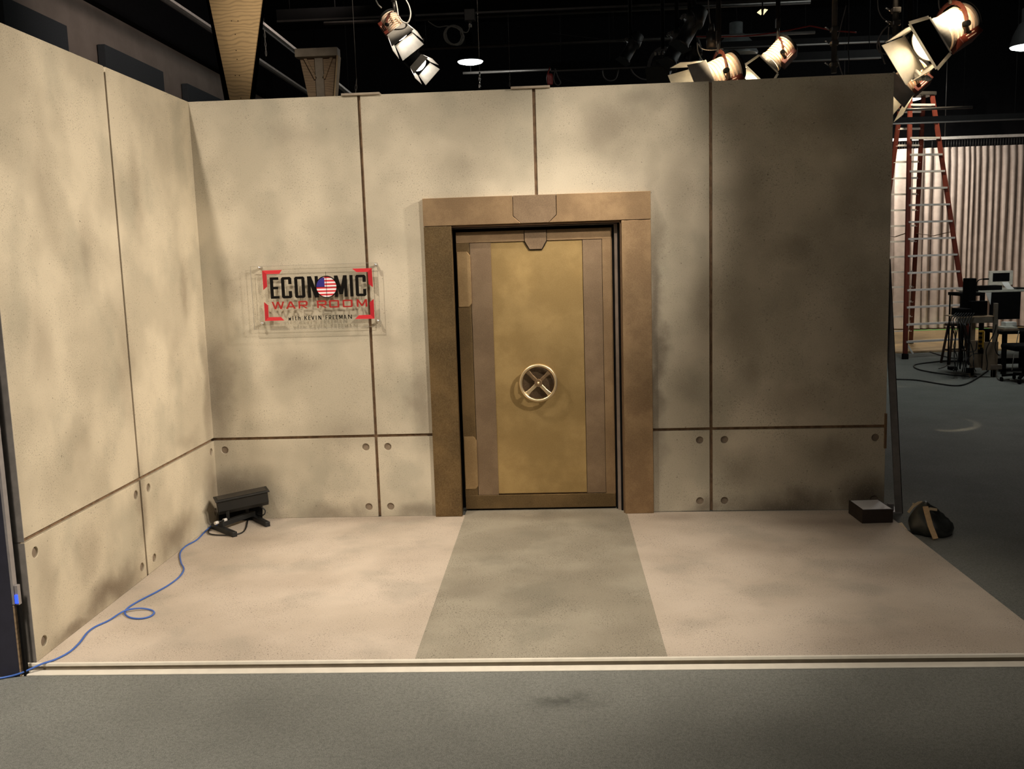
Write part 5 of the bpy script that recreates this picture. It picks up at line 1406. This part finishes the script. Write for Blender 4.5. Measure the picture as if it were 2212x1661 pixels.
# yellow power strip on the cart
oy = Vector((Q(2119, 735, YD-.03).x, YD-.035, Q(2119, 757, YD).z))
ys = thing('yellow_power_strip', 'yellow power strip hanging upright on the cart side panel', 'power strip', oy)
hy = Q(2119, 714, YD-.03).z-oy.z
MB().box(-.035, .035, -.025, .022, .02, hy).build('strip_body', M['yellow'], ys, bevel=.006)
mb = MB()
for k in range(4): mb.box(-.045, -.005, -.045, -.02, .06+k*.06, .085+k*.06)
mb.build('plugs', M['black'], ys)
MB().cyl((0, 0, .05), (0, 0, -.04), .035, n=14).build('cord_cap', M['black'], ys)
# office chair at the edge
oc = Vector((Q(2212, 790, 6.4).x, 6.4, FZ))
ch = thing('office_chair', 'black office chair cut by the right edge of the picture', 'chair', oc)
zb_c = Q(2205, 720, 6.4).z-FZ
MB().box(-.22, .25, -.2, .25, .44, .52).build('seat', M['black'], ch, bevel=.03)
MB().box(-.12, .28, -.26, -.20, .56, Q(2205, 655, 6.4).z-FZ).build('backrest', M['black'], ch, bevel=.03)
MB().box(.02, .08, -.22, -.18, .42, .62).build('back_support', M['black'], ch)
MB().cyl((0, 0, .10), (0, 0, .44), .025, n=14).build('gas_column', M['black'], ch)
for k in range(5):
    a = 2*PI*k/5+.3
    lg = MB().bar((0, 0, .11), (.27*math.cos(a), .27*math.sin(a), .08), .04, .03).build('base_leg', M['black'], ch)
    MB().cyl((.27*math.cos(a)-.012, .27*math.sin(a), .03), (.27*math.cos(a)+.012, .27*math.sin(a), .03), .03, n=14).build('caster', M['black'], lg)

# cables on the far floor and cart
def fcable(pts, r, m, lab, z=None):
    P = [at(u, v, 'z', FZ+.012) for u, v in pts]
    return one('floor_cable', MB().tube(P, r, 6, 6), M[m], lab, 'cable', 'cables on the far carpet')
fcable([(1932, 819), (1980, 821), (2030, 829), (2065, 833), (2090, 828), (2113, 815), (2135, 800)], .010, 'cable_black', 'long black cable running across the far carpet, nearest the camera')
fcable([(2090, 781), (2040, 780), (1985, 786), (1974, 791), (1985, 798), (2020, 805), (2070, 811), (2110, 813)], .010, 'cable_black', 'black cable making a wide flat loop on the carpet by the ladder')
fcable([(2080, 775), (2050, 772), (2012, 761), (2008, 757), (2030, 757)], .009, 'cable_black', 'small black cable loop at the edge of the wooden floor')
fcable([(2152, 800), (2154, 815), (2162, 821), (2180, 819)], .008, 'cable_grey', 'thin pale cable curling on the carpet under the cart post')
fcable([(2028, 796), (2040, 792), (2045, 789), (2054, 793), (2060, 799)], .008, 'cable_grey', 'small grey adaptor lead on the carpet left of the cart')
recentre(one('cable_adaptor', MB().box(*[f(i) for f in (lambda i: at(2046, 798, 'z', FZ).x, lambda i: at(2064, 798, 'z', FZ).x)for i in (0,)], at(2050, 800, 'z', FZ).y, at(2050, 800, 'z', FZ).y+.12, FZ, FZ+.05), M['black'], 'small black adaptor lying on the carpet left of the cart', 'adaptor', bevel=.01))
random.seed(11)
names = ['leftmost', 'second from left', 'third from left', 'fourth from left', 'fourth from right', 'third from right', 'second from right', 'rightmost']
for k in range(8):
    u0 = 2056+k*5.5; P = [Q(u0+10, 676, YD+.0), Q(u0-2, 688+k, YD-.03)]
    uu = u0
    for v in (705, 725, 745, 768, 786): 
        uu += random.uniform(-5, 7); P.append(Q(uu, v+random.uniform(-4, 4), YD-.05-.02*k))
    P.append(at(uu+random.uniform(-4, 10), 802, 'z', FZ+.02))
    one('dangling_cable', MB().tube(P, .0075, 5, 5), M['cable_black'], names[k]+' of the black cables tangled at the wooden cart', 'cable', 'tangle of black cables at the cart')
for k, (pts, lab) in enumerate((
    ([(2152, 700), (2148, 718), (2136, 742), (2130, 760), (2133, 785), (2131, 800)], 'black cable hanging over the cart side panel, right of the yellow power strip'),
    ([(2160, 712), (2150, 745), (2152, 760), (2158, 768)], 'black cable crossing the wooden cart post'),
    ([(2110, 738), (2108, 755), (2098, 760), (2088, 758)], 'black cable curving left of the yellow power strip'),
    ([(2113, 763), (2100, 766), (2090, 778), (2085, 792)], 'black cable leaving the yellow power strip plugs to the left'))):
    one('dangling_cable', MB().tube([Q(u, v, YD-.06) for u, v in pts], .0075, 5, 5), M['cable_black'], lab, 'cable')
one('dangling_cable', MB().tube([Q(u, v, 6.7) for u, v in ((2201, 715), (2196, 740), (2190, 770), (2186, 800))], .006, 5, 5), M['cable_white'], 'thin white cable hanging from the table beside the office chair', 'cable')
